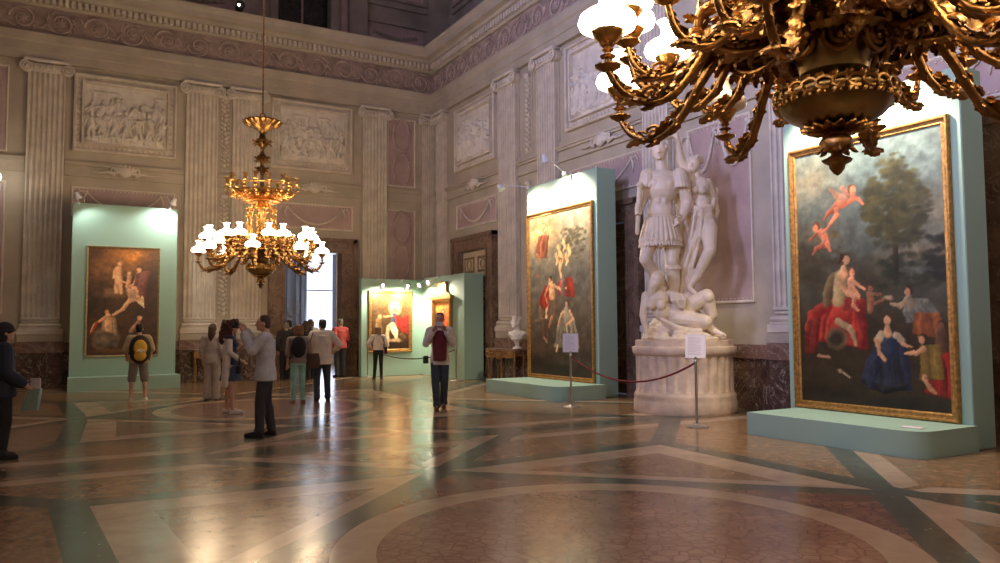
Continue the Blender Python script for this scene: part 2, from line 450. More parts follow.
attic('A', 14.6, 3, [4.2, 11.0]); attic('B', 26.8, 4, [3.6, 10.2, 16.8])

# --- dado, string course -----------------------------------------------------
def runs(openings, L, lo=0.):
    x = lo; out = []
    for a, b in sorted(openings): out.append((x, a)); x = b
    out.append((x, L)); return out
def along(mb, w, a, b, o0, o1, z0, z1):
    if w == 'A': mb.box(-b, -a, -o1, -o0, z0, z1)
    else: mb.box(-o1, -o0, -b, -a, z0, z1)
for w, L, ops, side in (('A', 14.6, [(DOORA-1.27, DOORA+1.27)], 'back'), ('B', 26.8, [(c-1.32, c+1.32) for c in DOORB], 'right')):
    m1 = MB(); m2 = MB(); m3 = MB()
    for a, b in runs(ops, L):
        along(m1, w, a, b, 0, .06, .12, .9); along(m1, w, a, b, 0, .10, 0, .12)
        along(m2, w, a, b, 0, .09, .9, 1.15)
        along(m3, w, a, b, 0, .07, 1.15, 1.30); along(m3, w, a, b, 0, .045, 1.30, 1.36)
    r = struct(m1.build('baseboard_'+side, MAT['dado'])); m2.build('dado_rail', MAT['dado_red'], r); m3.build('dado_cap', MAT['stucco'], r)
PIL = {'A': [(.26, .5), (2.17, .80), (6.12, .85), (7.38, .86), (11.22, .86), (13.7, .86)],
       'B': [(.62, .62), (4.92, .95), (6.92, .84), (11.05, .78), (14.42, .82), (18.9, .9), (20.5, .9)]}
k = 3
for w, L in (('A', 14.6), ('B', 26.8)):
    m = MB(); edges = sorted([(c-wd_/2-.02, c+wd_/2+.02) for c, wd_ in PIL[w]])
    for a, b in runs(edges, L):
        if b-a < .15: continue
        for z0, z1, o in ((5.56, 5.62, .07), (5.62, 5.66, .04), (5.66, 5.84, .03), (5.84, 5.90, .09), (5.90, 5.95, .13)):
            along(m, w, a, b, 0, o, z0, z1)
        for z0, z1 in ((6.1, 8.42), (1.55, 5.42)):       # plain bay surrounds
            for c0, c1 in ((a, a+.05), (b-.05, b)): along(m, w, c0, c1, 0, .035, z0, z1)
    struct(m.build('trim_%d' % k, MAT['stucco'])); k += 1

# --- pilasters ---------------------------------------------------------------
def make_pilaster(w, label):
    t = thing('fluted_pilaster', label, 'pilaster')
    h = w/2; nfl = 7; z0, z1 = 1.78, 8.22
    # shaft with real flutes: cross-section polygon
    pts = [(-h, 0.0), (-h, -.13)]
    fw = w/(nfl+.35)
    for i in range(nfl):
        c = -h+fw*(i+.5)+fw*.175
        for a in range(7):
            t_ = PI*a/6; pts.append((c-math.cos(t_)*fw*.37, -.13+math.sin(t_)*fw*.56))
    pts += [(h, -.13), (h, 0.)]
    MB().slab(pts, z0, z1).build('shaft', MAT['stone'], t)
    b = MB()
    for q0, q1, e in ((1.36, 1.50, .09), (1.50, 1.55, .06), (1.64, 1.66, .03), (1.74, 1.80, .015)): b.box(-h-e, h+e, -.13-e, 0, q0, q1, .01)
    for zz, e, rr in ((1.595, .05, .045), (1.70, 0, .035)):
        b.tube([(-h-e+.02, .0, zz), (-h-e+.02, -.13-e+.03, zz), (h+e-.02, -.13-e+.03, zz), (h+e-.02, 0, zz)], rr, 8); b.box(-h-e+.03, h+e-.03, -.13-e+.04, 0, zz-rr, zz+rr)
    b.build('base', MAT['stone'], t)
    c = MB(); c.box(-h-.03, h+.03, -.17, 0, 8.20, 8.26, .01)
    c.box(-h-.02, h+.02, -.19, 0, 8.26, 8.42, .02); c.box(-h-.10, h+.10, -.25, 0, 8.45, 8.53, .02)
    for i in range(5):
        x = (i-2)*w*.16; c.ball((x, -.2, 8.33), (.038, .05, .065), 8)
        c.tube([(x-.045, -.2, 8.38), (x-.045, -.21, 8.32), (x, -.21, 8.26), (x+.045, -.21, 8.32), (x+.045, -.2, 8.38)], .013, 5)
    cap = c.build('capital', MAT['stone'], t, 40)
    for sx in (-1, 1):
        v = MB(); pp = []
        for q in range(30):
            a = q/29*2*PI*2.1; rr = .125*(1-q/29)**.8+.012
            pp.append((sx*(h+.03)+sx*rr*math.sin(a)*1.15, -.24, 8.30+rr*math.cos(a)*1.15))
        v.tube(pp, .026, 6); v.lathe([(.13, 0), (.145, .02), (.145, .17), (.12, .19)], 18, Matrix.Translation((sx*(h+.03), -.0, 8.30))@Matrix.Rotation(R(90), 4, 'X'))
        v.ball((sx*(h+.03), -.23, 8.30), .045, 8); v.build('volute', MAT['stone'], cap, 40)
    p = MB(); p.box(-h-.10, h+.10, -.22, 0, 0, .14); p.box(-h-.08, h+.08, -.19, 0, .14, .9); p.build('marble_pedestal', MAT['dado'], t)
    p = MB(); p.box(-h-.10, h+.10, -.22, 0, .9, 1.18); p.build('pedestal_cap', MAT['dado_red'], t)
    p = MB(); p.box(-h-.08, h+.08, -.20, 0, 1.18, 1.36, .01); p.build('plinth', MAT['stucco'], t)
    return t
plabels = {('A', 0): 'narrow fluted pilaster on back wall right against the room corner',
 ('A', 1): 'fluted pilaster on back wall just right of the daylit doorway', ('A', 2): 'fluted pilaster behind the lit chandelier, nearer the doorway of its pair',
 ('A', 3): 'fluted pilaster just right of the mint stand with dark painting, left of a pair', ('A', 4): 'fluted pilaster left of the mint stand with dark painting',
 ('A', 5): 'fluted pilaster at the far left end of the back wall',
 ('B', 0): 'narrow fluted pilaster on right wall beside the corner, left of cream door', ('B', 1): 'fluted pilaster on right wall behind the bust and console table',
 ('B', 2): 'fluted pilaster rising behind the top left of the tall middle mint stand', ('B', 3): 'fluted pilaster on right wall behind the marble warrior statue',
 ('B', 4): 'fluted pilaster beside left edge of the largest mint stand', ('B', 5): 'fluted pilaster on right wall beyond the largest mint stand, first of a pair', ('B', 6): 'fluted pilaster on right wall, last one toward the near end'}
for w in 'AB':
    for i, (c, wd_) in enumerate(PIL[w]):
        t = make_pilaster(wd_, plabels[(w, i)]); l, rz = wallpos(w, c); t.location = l; t.rotation_euler = (0, 0, rz); t['group'] = 'fluted pilasters along the walls'

# --- relief panels -----------------------------------------------------------
def relief_field(wd_, ht, seed, nx=170, nz=120):
    r_ = np.random.RandomState(seed); xs = np.linspace(-wd_/2, wd_/2, nx); zs = np.linspace(0, ht, nz)
    X, Z = np.meshgrid(xs, zs); H = .006*r_.rand(nz, nx)
    def capsule(x0, z0, x1, z1, r0, r1, amp):
        dx, dz = x1-x0, z1-z0; L = dx*dx+dz*dz+1e-9
        t = np.clip(((X-x0)*dx+(Z-z0)*dz)/L, 0, 1); rr = r0+(r1-r0)*t
        d = np.sqrt((X-x0-t*dx)**2+(Z-z0-t*dz)**2)/rr
        h = amp*np.sqrt(np.clip(1-d*d, 0, 1)); np.maximum(H, h, out=H)
    def figure(x, z, s, lean, amp):
        hx = x+lean*s*.35; hz = z+s*.88
        capsule(hx, hz, hx, hz+.04*s, .075*s, .07*s, amp)                  # head
        sx, sz = x+lean*s*.25, z+s*.72; px, pz = x, z+s*.45
        capsule(sx, sz, px, pz, .13*s, .10*s, amp)
        for q in (-1, 1):
            kx = px+q*s*(.05+.12*r_.rand()); kz = z+s*.25
            capsule(px+q*.05*s, pz, kx, kz, .08*s, .055*s, amp*.9); capsule(kx, kz, kx+(r_.rand()-.5)*.2*s, z, .055*s, .035*s, amp*.9)
            a = r_.rand()*2.6-1.3; ex = sx+q*s*.16*abs(math.cos(a))+q*.06*s; ez = sz+s*.16*math.sin(a)-.04*s
            capsule(sx+q*.1*s, sz, ex, ez, .045*s, .04*s, amp); a2 = r_.rand()*2.4-1.2
            capsule(ex, ez, ex+q*.15*s*math.cos(a2), ez+.15*s*math.sin(a2), .04*s, .028*s, amp)
        for q in range(4):                                                  # drapery
            x0 = px+(r_.rand()-.5)*.3*s; capsule(sx+(r_.rand()-.5)*.2*s, sz-.1*s, x0, z+.1*s*r_.rand(), .035*s, .03*s, amp*.8)
    def horse(x, z, s, d, amp):
        capsule(x-.3*s*d, z+.55*s, x+.3*s*d, z+.6*s, .19*s, .2*s, amp); capsule(x+.35*s*d, z+.68*s, x+.55*s*d, z+1.0*s, .14*s, .08*s, amp)
        capsule(x+.55*s*d, z+1.0*s, x+.75*s*d, z+.88*s, .085*s, .05*s, amp)
        for q in (-.38, -.25, .28, .42): capsule(x+q*s*d, z+.5*s, x+(q+.1*(r_.rand()-.3))*s*d, z+.25*s, .08*s, .05*s, amp*.8); capsule(x+q*s*d, z+.25*s, x+(q+.06)*s*d, z, .05*s, .03*s, amp*.8)
        capsule(x-.5*s*d, z+.6*s, x-.62*s*d, z+.2*s, .07*s, .04*s, amp*.7)
    # backdrop: hills, buildings
    for q in range(6): capsule(-wd_/2+r_.rand()*wd_, ht*.02, -wd_/2+r_.rand()*wd_, ht*.1, ht*.14, ht*.10, .035)
    for q in range(3):
        x = -wd_*.45+r_.rand()*wd_*.9; capsule(x, ht*.45, x, ht*.85, .05, .05, .02); capsule(x+.2, ht*.45, x+.2, ht*.85, .05, .05, .02); capsule(x-.05, ht*.87, x+.25, ht*.87, .05, .05, .025)
    n = 9
    for q in range(n):
        x = -wd_*.43+wd_*.86*q/(n-1)+(r_.rand()-.5)*.08; figure(x, ht*(.18+.16*r_.rand()), ht*.5, (r_.rand()-.5)*.8, .055)
    horse(-wd_*.12 if seed % 2 else wd_*.18, ht*.14, ht*.5, 1 if seed % 2 else -1, .085)
    for q in range(7):
        x = -wd_*.42+wd_*.84*q/6+(r_.rand()-.5)*.1; figure(x, ht*.05, ht*(.42+.16*r_.rand()), (r_.rand()-.5)*1.1, .10)
    for q in range(5):                                                      # fallen figures at the bottom edge
        x = -wd_*.35+wd_*.7*q/4; capsule(x-.2, ht*.07, x+.15, ht*.12, .07, .06, .08); capsule(x+.15, ht*.12, x+.25, ht*.2, .06, .04, .09)
    vs = np.stack([X.ravel(), -.02-1.9*H.ravel(), Z.ravel()], 1)
    fs = [(j*nx+i, j*nx+i+1, (j+1)*nx+i+1, (j+1)*nx+i) for j in range(nz-1) for i in range(nx-1)]
    m = MB(); m.v = [tuple(map(float, v)) for v in vs]; m.f = fs; return m
def relief_panel(w, s, wd_, z0, z1, seed, label):
    l, rz = wallpos(w, s, z0); t = thing('relief_panel', label, 'relief', l, rz, 'carved figure reliefs high on the walls')
    ht = z1-z0; f = MB()
    f.rect_frame(-wd_/2, wd_/2, 0, ht, [(0, 0), (0, .12), (.04, .15), (.07, .12), (.07, .05), (.20, .05), (.20, .16), (.24, .14), (.26, .0)])
    e = f; n = int((wd_-.28)/.13)
    for i in range(n+1):
        x = -wd_/2+.135+(wd_-.27)*i/n
        for z in (.135, ht-.135): e.ball((x, -.06, z), (.042, .035, .05), 6)
    n = int((ht-.28)/.13)
    for i in range(1, n):
        z = .135+(ht-.27)*i/n
        for x in (-wd_/2+.135, wd_/2-.135): e.ball((x, -.06, z), (.05, .035, .042), 6)
    e.build('frame', MAT['stone'], t, 40)
    g = relief_field(wd_-.50, ht-.50, seed); o = g.build('figure_scene', MAT['relief'], t, True); o.location = (0, 0, .25)
relief_panel('A', 9.33, 2.54, 6.24, 8.34, 11, 'framed marble relief of soldiers and horses above the left mint stand')
relief_panel('A', 4.16, 2.50, 6.30, 8.40, 24, 'framed marble relief of standing figures above the daylit doorway')
relief_panel('B', 2.93, 2.55, 6.32, 8.30, 35, 'framed marble relief on the right wall nearest the room corner')
relief_panel('B', 9.2, 2.85, 6.25, 8.35, 42, 'framed marble relief behind the left lamps of the near chandelier')
relief_panel('B', 16.6, 2.75, 6.25, 8.35, 53, 'framed marble relief above the largest mint stand')

# --- pink panels with swags, medallions, cartouches ----------------------------
def swag_panel(w, s, wd_, z0, z1, label, swags=1):
    l, rz = wallpos(w, s, z0); t = thing('swag_panel', label, 'wall panel', l, rz)
    ht = z1-z0; MB().box(-wd_/2+.03, wd_/2-.03, -.02, .01, .03, ht-.03).build('pink_field', MAT['pink'], t)
    f = MB(); f.rect_frame(-wd_/2, wd_/2, 0, ht, [(0, 0), (0, .05), (.025, .055), (.05, .03), (.05, 0)])
    n = int(wd_/.1)
    for i in range(n): 
        for z in (.075, ht-.075): f.ball((-wd_/2+.08+(wd_-.16)*i/(n-1), -.03, z), .018, 6)
    f.build('moulded_frame', MAT['stone'], t)
    g = MB()
    for q in range(swags):
        c = -wd_/2+wd_*(q+.5)/swags; hw = wd_/swags*(.36 if swags == 1 else .42); top = ht-.14; drop = min(ht*.62, .75) if swags > 1 else ht*.62
        pts = [(c-hw+2*hw*k/16, -.045, top-drop*(1-((k-8)/8)**2)) for k in range(17)]
        g.tube(pts, [.018+.02*math.sin(PI*k/16) for k in range(17)], 6)
        for k in range(1, 16): g.ball(pts[k], .03+.014*math.sin(PI*k/16), 6)
        for sd in (-1, 1):
            g.ball((c+sd*hw, -.045, top), .05, 8)
            g.tube([(c+sd*hw, -.04, top), (c+sd*(hw+.06), -.04, top-.15), (c+sd*(hw+.03), -.04, top-.32)], [.03, .025, .012], 6)
            g.tube([(c+sd*hw, -.04, top), (c+sd*(hw+.15), -.04, top+.03), (c+sd*(hw+.22), -.04, top-.1)], [.02, .018, .01], 6)
    g.build('swag', MAT['stone'], t, True)
swag_panel('A', 4.06, 2.4, 4.5, 5.28, 'pink plaster panel with swag above the daylit doorway')
swag_panel('A', 9.33, 2.54, 4.5, 5.28, 'pink plaster panel just above the left mint stand')
swag_panel('B', 2.9, 2.55, 4.5, 5.28, 'pink plaster panel with swag above the cream door by the corner')
swag_panel('B', 9.2, 2.75, 4.5, 5.28, 'pink plaster panel with swag above the dark door, left of the statue')
swag_panel('B', 16.6, 2.75, 4.5, 5.28, 'pink plaster panel partly seen above and right of the largest stand')
swag_panel('B', 12.7, 1.62, 1.9, 5.35, 'tall pink panel with double garland behind the statue', 2)
def medallion(w, s, wd_, z0, z1, label, hang=0):
    l, rz = wallpos(w, s, z0); t = thing('medallion_panel', label, 'wall panel', l, rz); ht = z1-z0
    MB().box(-wd_/2+.02, wd_/2-.02, -.02, .01, .02, ht-.02).build('pink_field', MAT['pink'], t)
    MB().rect_frame(-wd_/2, wd_/2, 0, ht, [(0, 0), (0, .05), (.03, .055), (.05, .03), (.05, 0)]).build('moulded_frame', MAT['stone'], t)
    n = max(2, round(ht/1.15)); g = MB()
    for k in range(n):
        cz = ht*(k+.5)/n; rz_ = ht/n*.45; rx = wd_*.29
        pts = [(rx*math.cos(a), -.04, cz+rz_*math.sin(a)) for a in np.linspace(0, 2*PI, 29)]
        g.tube(pts, .028, 6)
        for a in np.linspace(0, 2*PI, 23)[:-1]: g.ball((rx*1.08*math.cos(a), -.05, cz+rz_*1.04*math.sin(a)), .032, 6)
    g.build('laurel_ovals', MAT['ornament'], t, True)
medallion('A', 1.23, .98, 6.05, 8.3, 'upper pink panel of laurel ovals on back wall near the corner')
medallion('A', 1.23, .98, 1.9, 5.3, 'lower pink panel of laurel ovals above the small mint booth')
medallion('A', 12.55, .98, 6.05, 8.3, 'upper pink oval panel at the left edge of the back wall')
medallion('A', 12.55, .98, 1.9, 5.3, 'lower pink oval panel at the left edge of the back wall')
def cartouche(w, s, z, label, wide=1.):
    l, rz = wallpos(w, s, z); t = thing('shell_cartouche', label, 'cartouche', l, rz, 'stucco cartouches on the string course')
    g = MB(); g.ball((0, -.13, 0), (.17, .09, .15), 14)
    for k in range(9):
        a = PI*k/8; g.cap((.09*math.cos(a), -.17, -.03+.07*math.sin(a)), (.27*math.cos(a), -.11, -.02+.2*math.sin(a)), .03, .042, 8)
    for sd in (-1, 1):
        g.tube(bez([(sd*.2, -.13, .08), (sd*.33, -.13, .1), (sd*.33, -.13, -.03), (sd*.24, -.13, -.02)], 12), .026, 6)
    g.build('shell', MAT['stone'], t, True); h = MB()
    for sd in (-1, 1): h.tube(bez([(sd*.24, -.1, -.08), (sd*.42, -.1, -.02), (sd*.6, -.1, -.05), (sd*.85*wide, -.09, -.02)], 12), [.05, .05, .045, .042, .04, .036, .032, .028, .024, .02, .016, .012, .01], 6)
    h.build('side_leaves', MAT['stone'], t, True)
cartouche('A', 9.33, 5.74, 'stucco shell cartouche under the left carved relief')
cartouche('A', 4.1, 5.74, 'stucco shell cartouche above doorway, right of the chandelier crown')
cartouche('B', 2.9, 5.74, 'stucco shell cartouche under the relief nearest the corner')
cartouche('B', 9.2, 5.74, 'stucco shell cartouche above the tall middle mint stand')
cartouche('B', 16.6, 5.74, 'stucco shell cartouche above the largest mint stand')
def garland(w, s, z0, z1, label):
    l, rz = wallpos(w, s, z0); t = thing('hanging_garland', label, 'garland', l, rz); g = MB(); n = int((z1-z0)/.13)
    for k in range(n):
        z = (z1-z0)*k/n; a = rng.rand()*6
        g.ball((.03*math.sin(a), -.05, z), (.06, .045, .06), 8)
        for sd in (-1, 1): g.ball((sd*.085, -.04, z+.05), (.05, .03, .035), 6)
    g.ball((0, -.07, z1-z0), (.12, .06, .08), 10); g.build('fruit_string', MAT['stone'], t, True)
    MB().box(-.2, .2, -.015, .01, -.1, z1-z0+.15).build('backing_strip', MAT['stucco'], t)
garland('A', 6.75, 6.2, 8.2, 'upper carved garland between paired pilasters behind the lit chandelier')
garland('A', 6.75, 1.9, 5.3, 'lower carved garland between paired pilasters behind the lit chandelier')
garland('B', 5.93, 6.2, 8.2, 'upper carved garland between paired pilasters on the right wall')
garland('B', 5.93, 1.9, 5.3, 'lower carved garland between paired pilasters on the right wall')

# --- doors -------------------------------------------------------------------
def door_surround(idx, w, s, half_in=.86, dp=.7):
    l, rz = wallpos(w, s); o = MB(); hi = half_in; ho = hi+.44; T = 3.8; TT = 4.22
    for sd in (-1, 1):
        o.box(min(sd*hi, sd*ho), max(sd*hi, sd*ho), -.14, .0, 0, TT); o.box(min(sd*(ho-.1), sd*(ho+.03)), max(sd*(ho-.1), sd*(ho+.03)), -.20, .0, 0, TT)
        o.box(min(sd*hi, sd*(hi+.08)), max(sd*hi, sd*(hi+.08)), -.17, .0, 0, T)
        o.box(sd*hi-.015, sd*hi+.015, -.14, dp, 0, T)
    o.box(-hi, hi, -.14, 0, T, TT); o.box(-ho-.03, ho+.03, -.20, 0, TT-.1, TT+.02); o.box(-hi, hi, -.17, 0, T, T+.08); o.box(-hi, hi, -.14, dp, T-.015, T+.015)
    r = struct(o.build('door_%d' % idx, MAT['doorframe'])); r.location = l; r.rotation_euler = (0, 0, rz); return r
def leaf(parent, wd_, mat, line, hinge, ang, name='door_leaf', sgn=1, depth=.04, T=3.76, solid=True):
    m = MB(); m.box(0, sgn*wd_, -.03, .03, 0.02, T) if sgn > 0 else m.box(-wd_, 0, -.03, .03, 0.02, T)
    o = m.build(name, mat, parent); o.location = (hinge, depth, 0); o.rotation_euler = (0, 0, ang)
    g = MB(); x0, x1 = (.1, wd_-.1) if sgn > 0 else (-wd_+.1, -.1)
    for z0, z1 in ((.2, .8), (.95, 2.35), (2.5, 3.0), (3.12, 3.6)):
        for yy in (-.03,):
            g.rect_frame(x0, x1, z0, z1, [(0, .03), (.01, .055), (.05, .055), (.07, .03)])
            if z1-z0 > .9:
                c = ((x0+x1)/2, (z0+z1)/2); g.tube([(c[0]+.2*math.cos(a), -.045, c[1]+.42*math.sin(a)) for a in np.linspace(0, 2*PI, 25)], .018, 6)
            elif z1-z0 > .45:
                c = ((x0+x1)/2, (z0+z1)/2); g.tube([(c[0]+.14*math.cos(a), -.045, c[1]+.14*math.sin(a)) for a in np.linspace(0, 2*PI, 17)], .014, 6)
    mo = g.build('panel_moulding', line, o)
    return o
d1 = door_surround(1, 'A', DOORA, .88, .3)
# open leaves of the daylit doorway, folded into the next room
leaf(d1, .83, MAT['white_paint'], MAT['frame_gold'], .86, R(-118), sgn=-1, depth=.33)
leaf(d1, .83, MAT['white_paint'], MAT['frame_gold'], -.86, R(80), sgn=1, depth=.33)
d2 = door_surround(2, 'B', DOORB[0]); leaf(d2, .85, MAT['door_cream'], MAT['door_line'], .86, 0, sgn=-1); leaf(d2, .85, MAT['door_cream'], MAT['door_line'], -.86, 0)
d3 = door_surround(3, 'B', DOORB[1]); leaf(d3, .85, MAT['door_dark'], MAT['door_line'], .86, 0, sgn=-1); leaf(d3, .85, MAT['door_dark'], MAT['door_line'], -.86, 0)
d4 = door_surround(4, 'B', DOORB[2]); leaf(d4, .85, MAT['door_dark'], MAT['door_line'], .86, 0, sgn=-1); leaf(d4, .85, MAT['door_dark'], MAT['door_line'], -.86, 0)
# next room seen through the doorway
nr = MB(); nr.box(-8.5, -.1, 8.0, 8.4, 0, .5); nr.box(-8.5, -2.15, 8.0, 8.4, 1, 5.2); nr.box(-.95, -.1, 8, 8.4, 1, 5.2); nr.box(-8.5, -.1, 8, 8.4, 4.9, 5.4)
for xx in (-3.2, -2.85, -2.5, -2.28): nr.box(xx-.06, xx+.06, 7.8, 8.0, 0, 5.2)
nr.box(-8.8, -8.5, .3, 8.4, 0, 5.4); nr.box(-.1, .2, .3, 8.4, 0, 5.4)
o = struct(nr.build('wall_next_room', MAT['white_paint'])); struct(MB().box(-8.8, .2, .3, 8.4, 5.3, 5.5).build('ceiling_next_room', MAT['white_paint']))
wn = MB(); wn.rect_frame(-2.15, -.95, .5, 4.9, [(0, 0), (0, .08), (.06, .08), (.06, 0)]); wn.box(-2.15, -.95, -.04, 0, 3.0, 3.05)
w4 = struct(wn.build('window_4', MAT['white_paint'])); w4.location = (0, 8.0, 0); MB().box(-2.15, -.95, .05, .08, .5, 4.9).build('pane', MAT['sky_lit'], w4)
cb = thing('candelabrum', 'pale standing candelabrum inside the daylit doorway at left', 'candelabrum', (-4.50, 1.15, 0))
MB().lathe([(.22, 0), (.2, .05), (.08, .1), (.05, .3), (.07, .8), (.03, 1.0), (.03, 1.9), (.05, 1.95), (.03, 2.0)], 14).build('stem', MAT['white_paint'], cb, True)
for k in range(6):
    a = k*PI/3; m = MB(); m.tube(bez([(0, 0, 1.95), (.12*math.cos(a), .12*math.sin(a), 1.85), (.28*math.cos(a), .28*math.sin(a), 1.95), (.30*math.cos(a), .30*math.sin(a), 2.08)], 12), .014, 6)
    m.lathe([(.05, 0), (.055, .02), (.02, .03), (.015, .2)], 8, Matrix.Translation((.30*math.cos(a), .30*math.sin(a), 2.08))); m.build('arm', MAT['white_paint'], cb, True)

# ================================================================== EXHIBITION STANDS AND PAINTINGS
def rounded(x0, x1, y0, y1, r, corners, n=6):
    P = []
    for i, (cx, cy, a0) in enumerate(((x0, y0, 180), (x1, y0, 270), (x1, y1, 0), (x0, y1, 90))):
        if i in corners:
            sx = 1 if cx == x0 else -1; sy = 1 if cy == y0 else -1
            for k in range(n+1): a = R(a0+90*k/n); P.append((cx+sx*r+r*math.cos(a), cy+sy*r+r*math.sin(a)))
        else: P.append((cx, cy))
    return P
# local frame of a stand: x right, -y to the viewer, origin on the floor at the slab's front centre
def stand(w, s, out, width, top, thick, ph, pout, pl, pr, label, corner=(1,)):
    l, rz = wallpos(w, s, 0, out); t = thing('exhibition_stand', label, 'display stand', l, rz)
    m = MB(); m.box(-width/2, width/2, 0, thick, 0, top, .012); m.build('back_panel', MAT['mint'], t)
    m = MB(); m.slab(rounded(-width/2-pl, width/2+pr, -pout, 0, .28, corner), 0, ph); m.build('platform', MAT['mint'], t, 40)
    return t
stand('A', 9.36, 1.5, 2.42, 4.64, .45, .33, .57, .02, .06, 'tall mint green stand with the dark brown painting on the back wall', ())
stand('B', 8.80, 1.0, 2.80, 4.85, .5, .29, 1.2, -.08, .22, 'tall mint green stand in front of the dark door, left of the statue', (1,))
stand('B', 16.66, 1.4, 2.62, 4.62, .47, .30, 1.12, -.20, .05, 'largest mint green stand at right, with low rounded platform', (1,))
t = thing('exhibition_booth', 'low mint green corner booth with two lit paintings', 'display stand', (-.87, -.85, 0))
MB().box(-2.0, .2, 0, .22, 0, 2.98, .01).build('left_panel', MAT['mint'], t)
MB().box(0, .62, -2.93, -.001, 0, 3.02, .01).build('right_panel', MAT['mint'], t)

def lin(c): return np.array([((v+.055)/1.055)**2.4 if v > .04 else v/12.92 for v in c])
class Paint:
    def __init__(s, w, h, nx, seed, bg0, bg1):
        s.w, s.h = w, h; s.nx = nx; s.sat = .85; s.gain = 1.15; s.nz = int(nx*h/w); s.asp = h/w
        s.U, s.V = np.meshgrid(np.linspace(0, 1, s.nx), np.linspace(0, 1, s.nz))
        s.r = np.random.RandomState(seed); k = s.V[..., None]
        s.C = np.array(bg0)*(1-k)+np.array(bg1)*k
    def noise(s, f):
        out = np.zeros_like(s.U); amp = 1
        for o in range(4):
            n = int(f*2**o)+2; g = s.r.rand(int(n*s.asp)+2, n)
            x = s.U*(n-1.001); y = s.V*(g.shape[0]-1.001); xi = x.astype(int); yi = y.astype(int); a = x-xi; b = y-yi
            a = a*a*(3-2*a); b = b*b*(3-2*b)
            out += amp*((g[yi, xi]*(1-a)+g[yi, xi+1]*a)*(1-b)+(g[yi+1, xi]*(1-a)+g[yi+1, xi+1]*a)*b-.5); amp *= .55
        return out
    def mixin(s, m, c):
        m = np.clip(m, 0, 1)[..., None]; s.C = s.C*(1-m)+np.array(c)*m
    def blob(s, u, v, ru, rv, c, soft=.5, rot=0., rag=0., a=1.):
        du = s.U-u; dv = (s.V-v)*s.asp; ca, sa = math.cos(rot), math.sin(rot)
        x = (du*ca+dv*sa)/ru; y = (-du*sa+dv*ca)/(rv*s.asp); d = np.sqrt(x*x+y*y)
        if rag: d = d+rag*s.noise(14)
        m = a*(1-np.clip((d-(1-soft))/max(soft, .02), 0, 1)); s.mixin(m, c)
    def stroke(s, pts, ws, c, hi=.10, soft=.35):
        for (u0, v0), (u1, v1), w0, w1 in zip(pts[:-1], pts[1:], ws[:-1], ws[1:]):
            dx = u1-u0; dy = (v1-v0)*s.asp; L = dx*dx+dy*dy+1e-9
            t = np.clip(((s.U-u0)*dx+(s.V-v0)*s.asp*dy)/L, 0, 1); rr = w0+(w1-w0)*t
            ex = s.U-u0-t*dx; ey = (s.V-v0)*s.asp-t*dy; d = np.sqrt(ex**2+ey**2)/rr
            m = 1-np.clip((d-(1-soft))/soft, 0, 1)
            sh = np.clip(-(ex+ey)/rr*hi, -hi, hi)[..., None]
            m = m[..., None]; s.C = s.C*(1-m)+np.clip(np.array(c)+sh, 0, 1)*m
    def head(s, u, v, r, skin=(.74, .56, .44), hair=(.25, .15, .1), turn=-1):
        s.blob(u-turn*r*.25, v-r*.35/s.asp, r*1.12, r*1.15/s.asp, hair, .3); s.blob(u, v, r*.82, r*1.05/s.asp, skin, .3)
        s.blob(u+turn*r*.28, v-r*.1/s.asp, r*.12, r*.08/s.asp, (.2, .12, .1), .5); s.blob(u+turn*r*.3, v+r*.5/s.asp, r*.25, r*.08/s.asp, (.6, .3, .26), .6)
    def cloth(s, poly, c, n=16, w=.03, spread=.05, var=.14):
        # folds: strokes running between two polylines
        A, B = poly
        for k in range(n):
            t = k/(n-1)
            def at(Pp): 
                q = t*(len(Pp)-1); i = min(int(q), len(Pp)-2); f = q-i; return (Pp[i][0]*(1-f)+Pp[i+1][0]*f, Pp[i][1]*(1-f)+Pp[i+1][1]*f)
            a = at(A); b = at(B); m = ((a[0]+b[0])/2+(s.r.rand()-.5)*spread, (a[1]+b[1])/2+(s.r.rand()-.5)*spread*.3)
            g = 1+(s.r.rand()-.5)*2*var; s.stroke([a, m, b], [w, w, w*.8], tuple(min(1, x*g) for x in c), .06)
    def canvas(s, parent, mat_gloss=.42, tex=.03):
        wu, wv = s.noise(9)*.010+s.noise(30)*.006, s.noise(9)*.010+s.noise(30)*.006      # brush wobble
        iu = np.clip(((s.U+wu)*(s.nx-1)).round().astype(int), 0, s.nx-1); iv = np.clip(((s.V+wv/s.asp)*(s.nz-1)).round().astype(int), 0, s.nz-1); s.C = s.C[iv, iu]
        s.C = s.C*(1+.28*s.noise(16)[..., None])*(1+tex*4*s.noise(40)[..., None])
        g = s.C.mean(2, keepdims=True); s.C = (g+(s.C-g)*s.sat)*s.gain*np.array((1.07, .98, .86))
        c = np.clip(s.C, 0, 1); L = np.where(c > .04, ((c+.055)/1.055)**2.4, c/12.92)
        xs = np.linspace(-s.w/2, s.w/2, s.nx); zs = np.linspace(s.h, 0, s.nz); X, Z = np.meshgrid(xs, zs)
        Yb = 0*X
        m = MB(); n = s.nx; k = s.nz
        m.v = [tuple(map(float, v)) for v in np.stack([X.ravel(), Yb.ravel(), Z.ravel()], 1)]
        m.f = [((j+1)*n+i, (j+1)*n+i+1, j*n+i+1, j*n+i) for j in range(k-1) for i in range(n-1)]
        nv = len(m.v); m.v += [(-s.w/2, 0, 0), (s.w/2, 0, 0), (s.w/2, 0, s.h), (-s.w/2, 0, s.h), (-s.w/2, .03, 0), (s.w/2, .03, 0), (s.w/2, .03, s.h), (-s.w/2, .03, s.h)]
        m.f += [(nv+4, nv+7, nv+6, nv+5), (nv, nv+4, nv+5, nv+1), (nv+1, nv+5, nv+6, nv+2), (nv+2, nv+6, nv+7, nv+3), (nv+3, nv+7, nv+4, nv)]
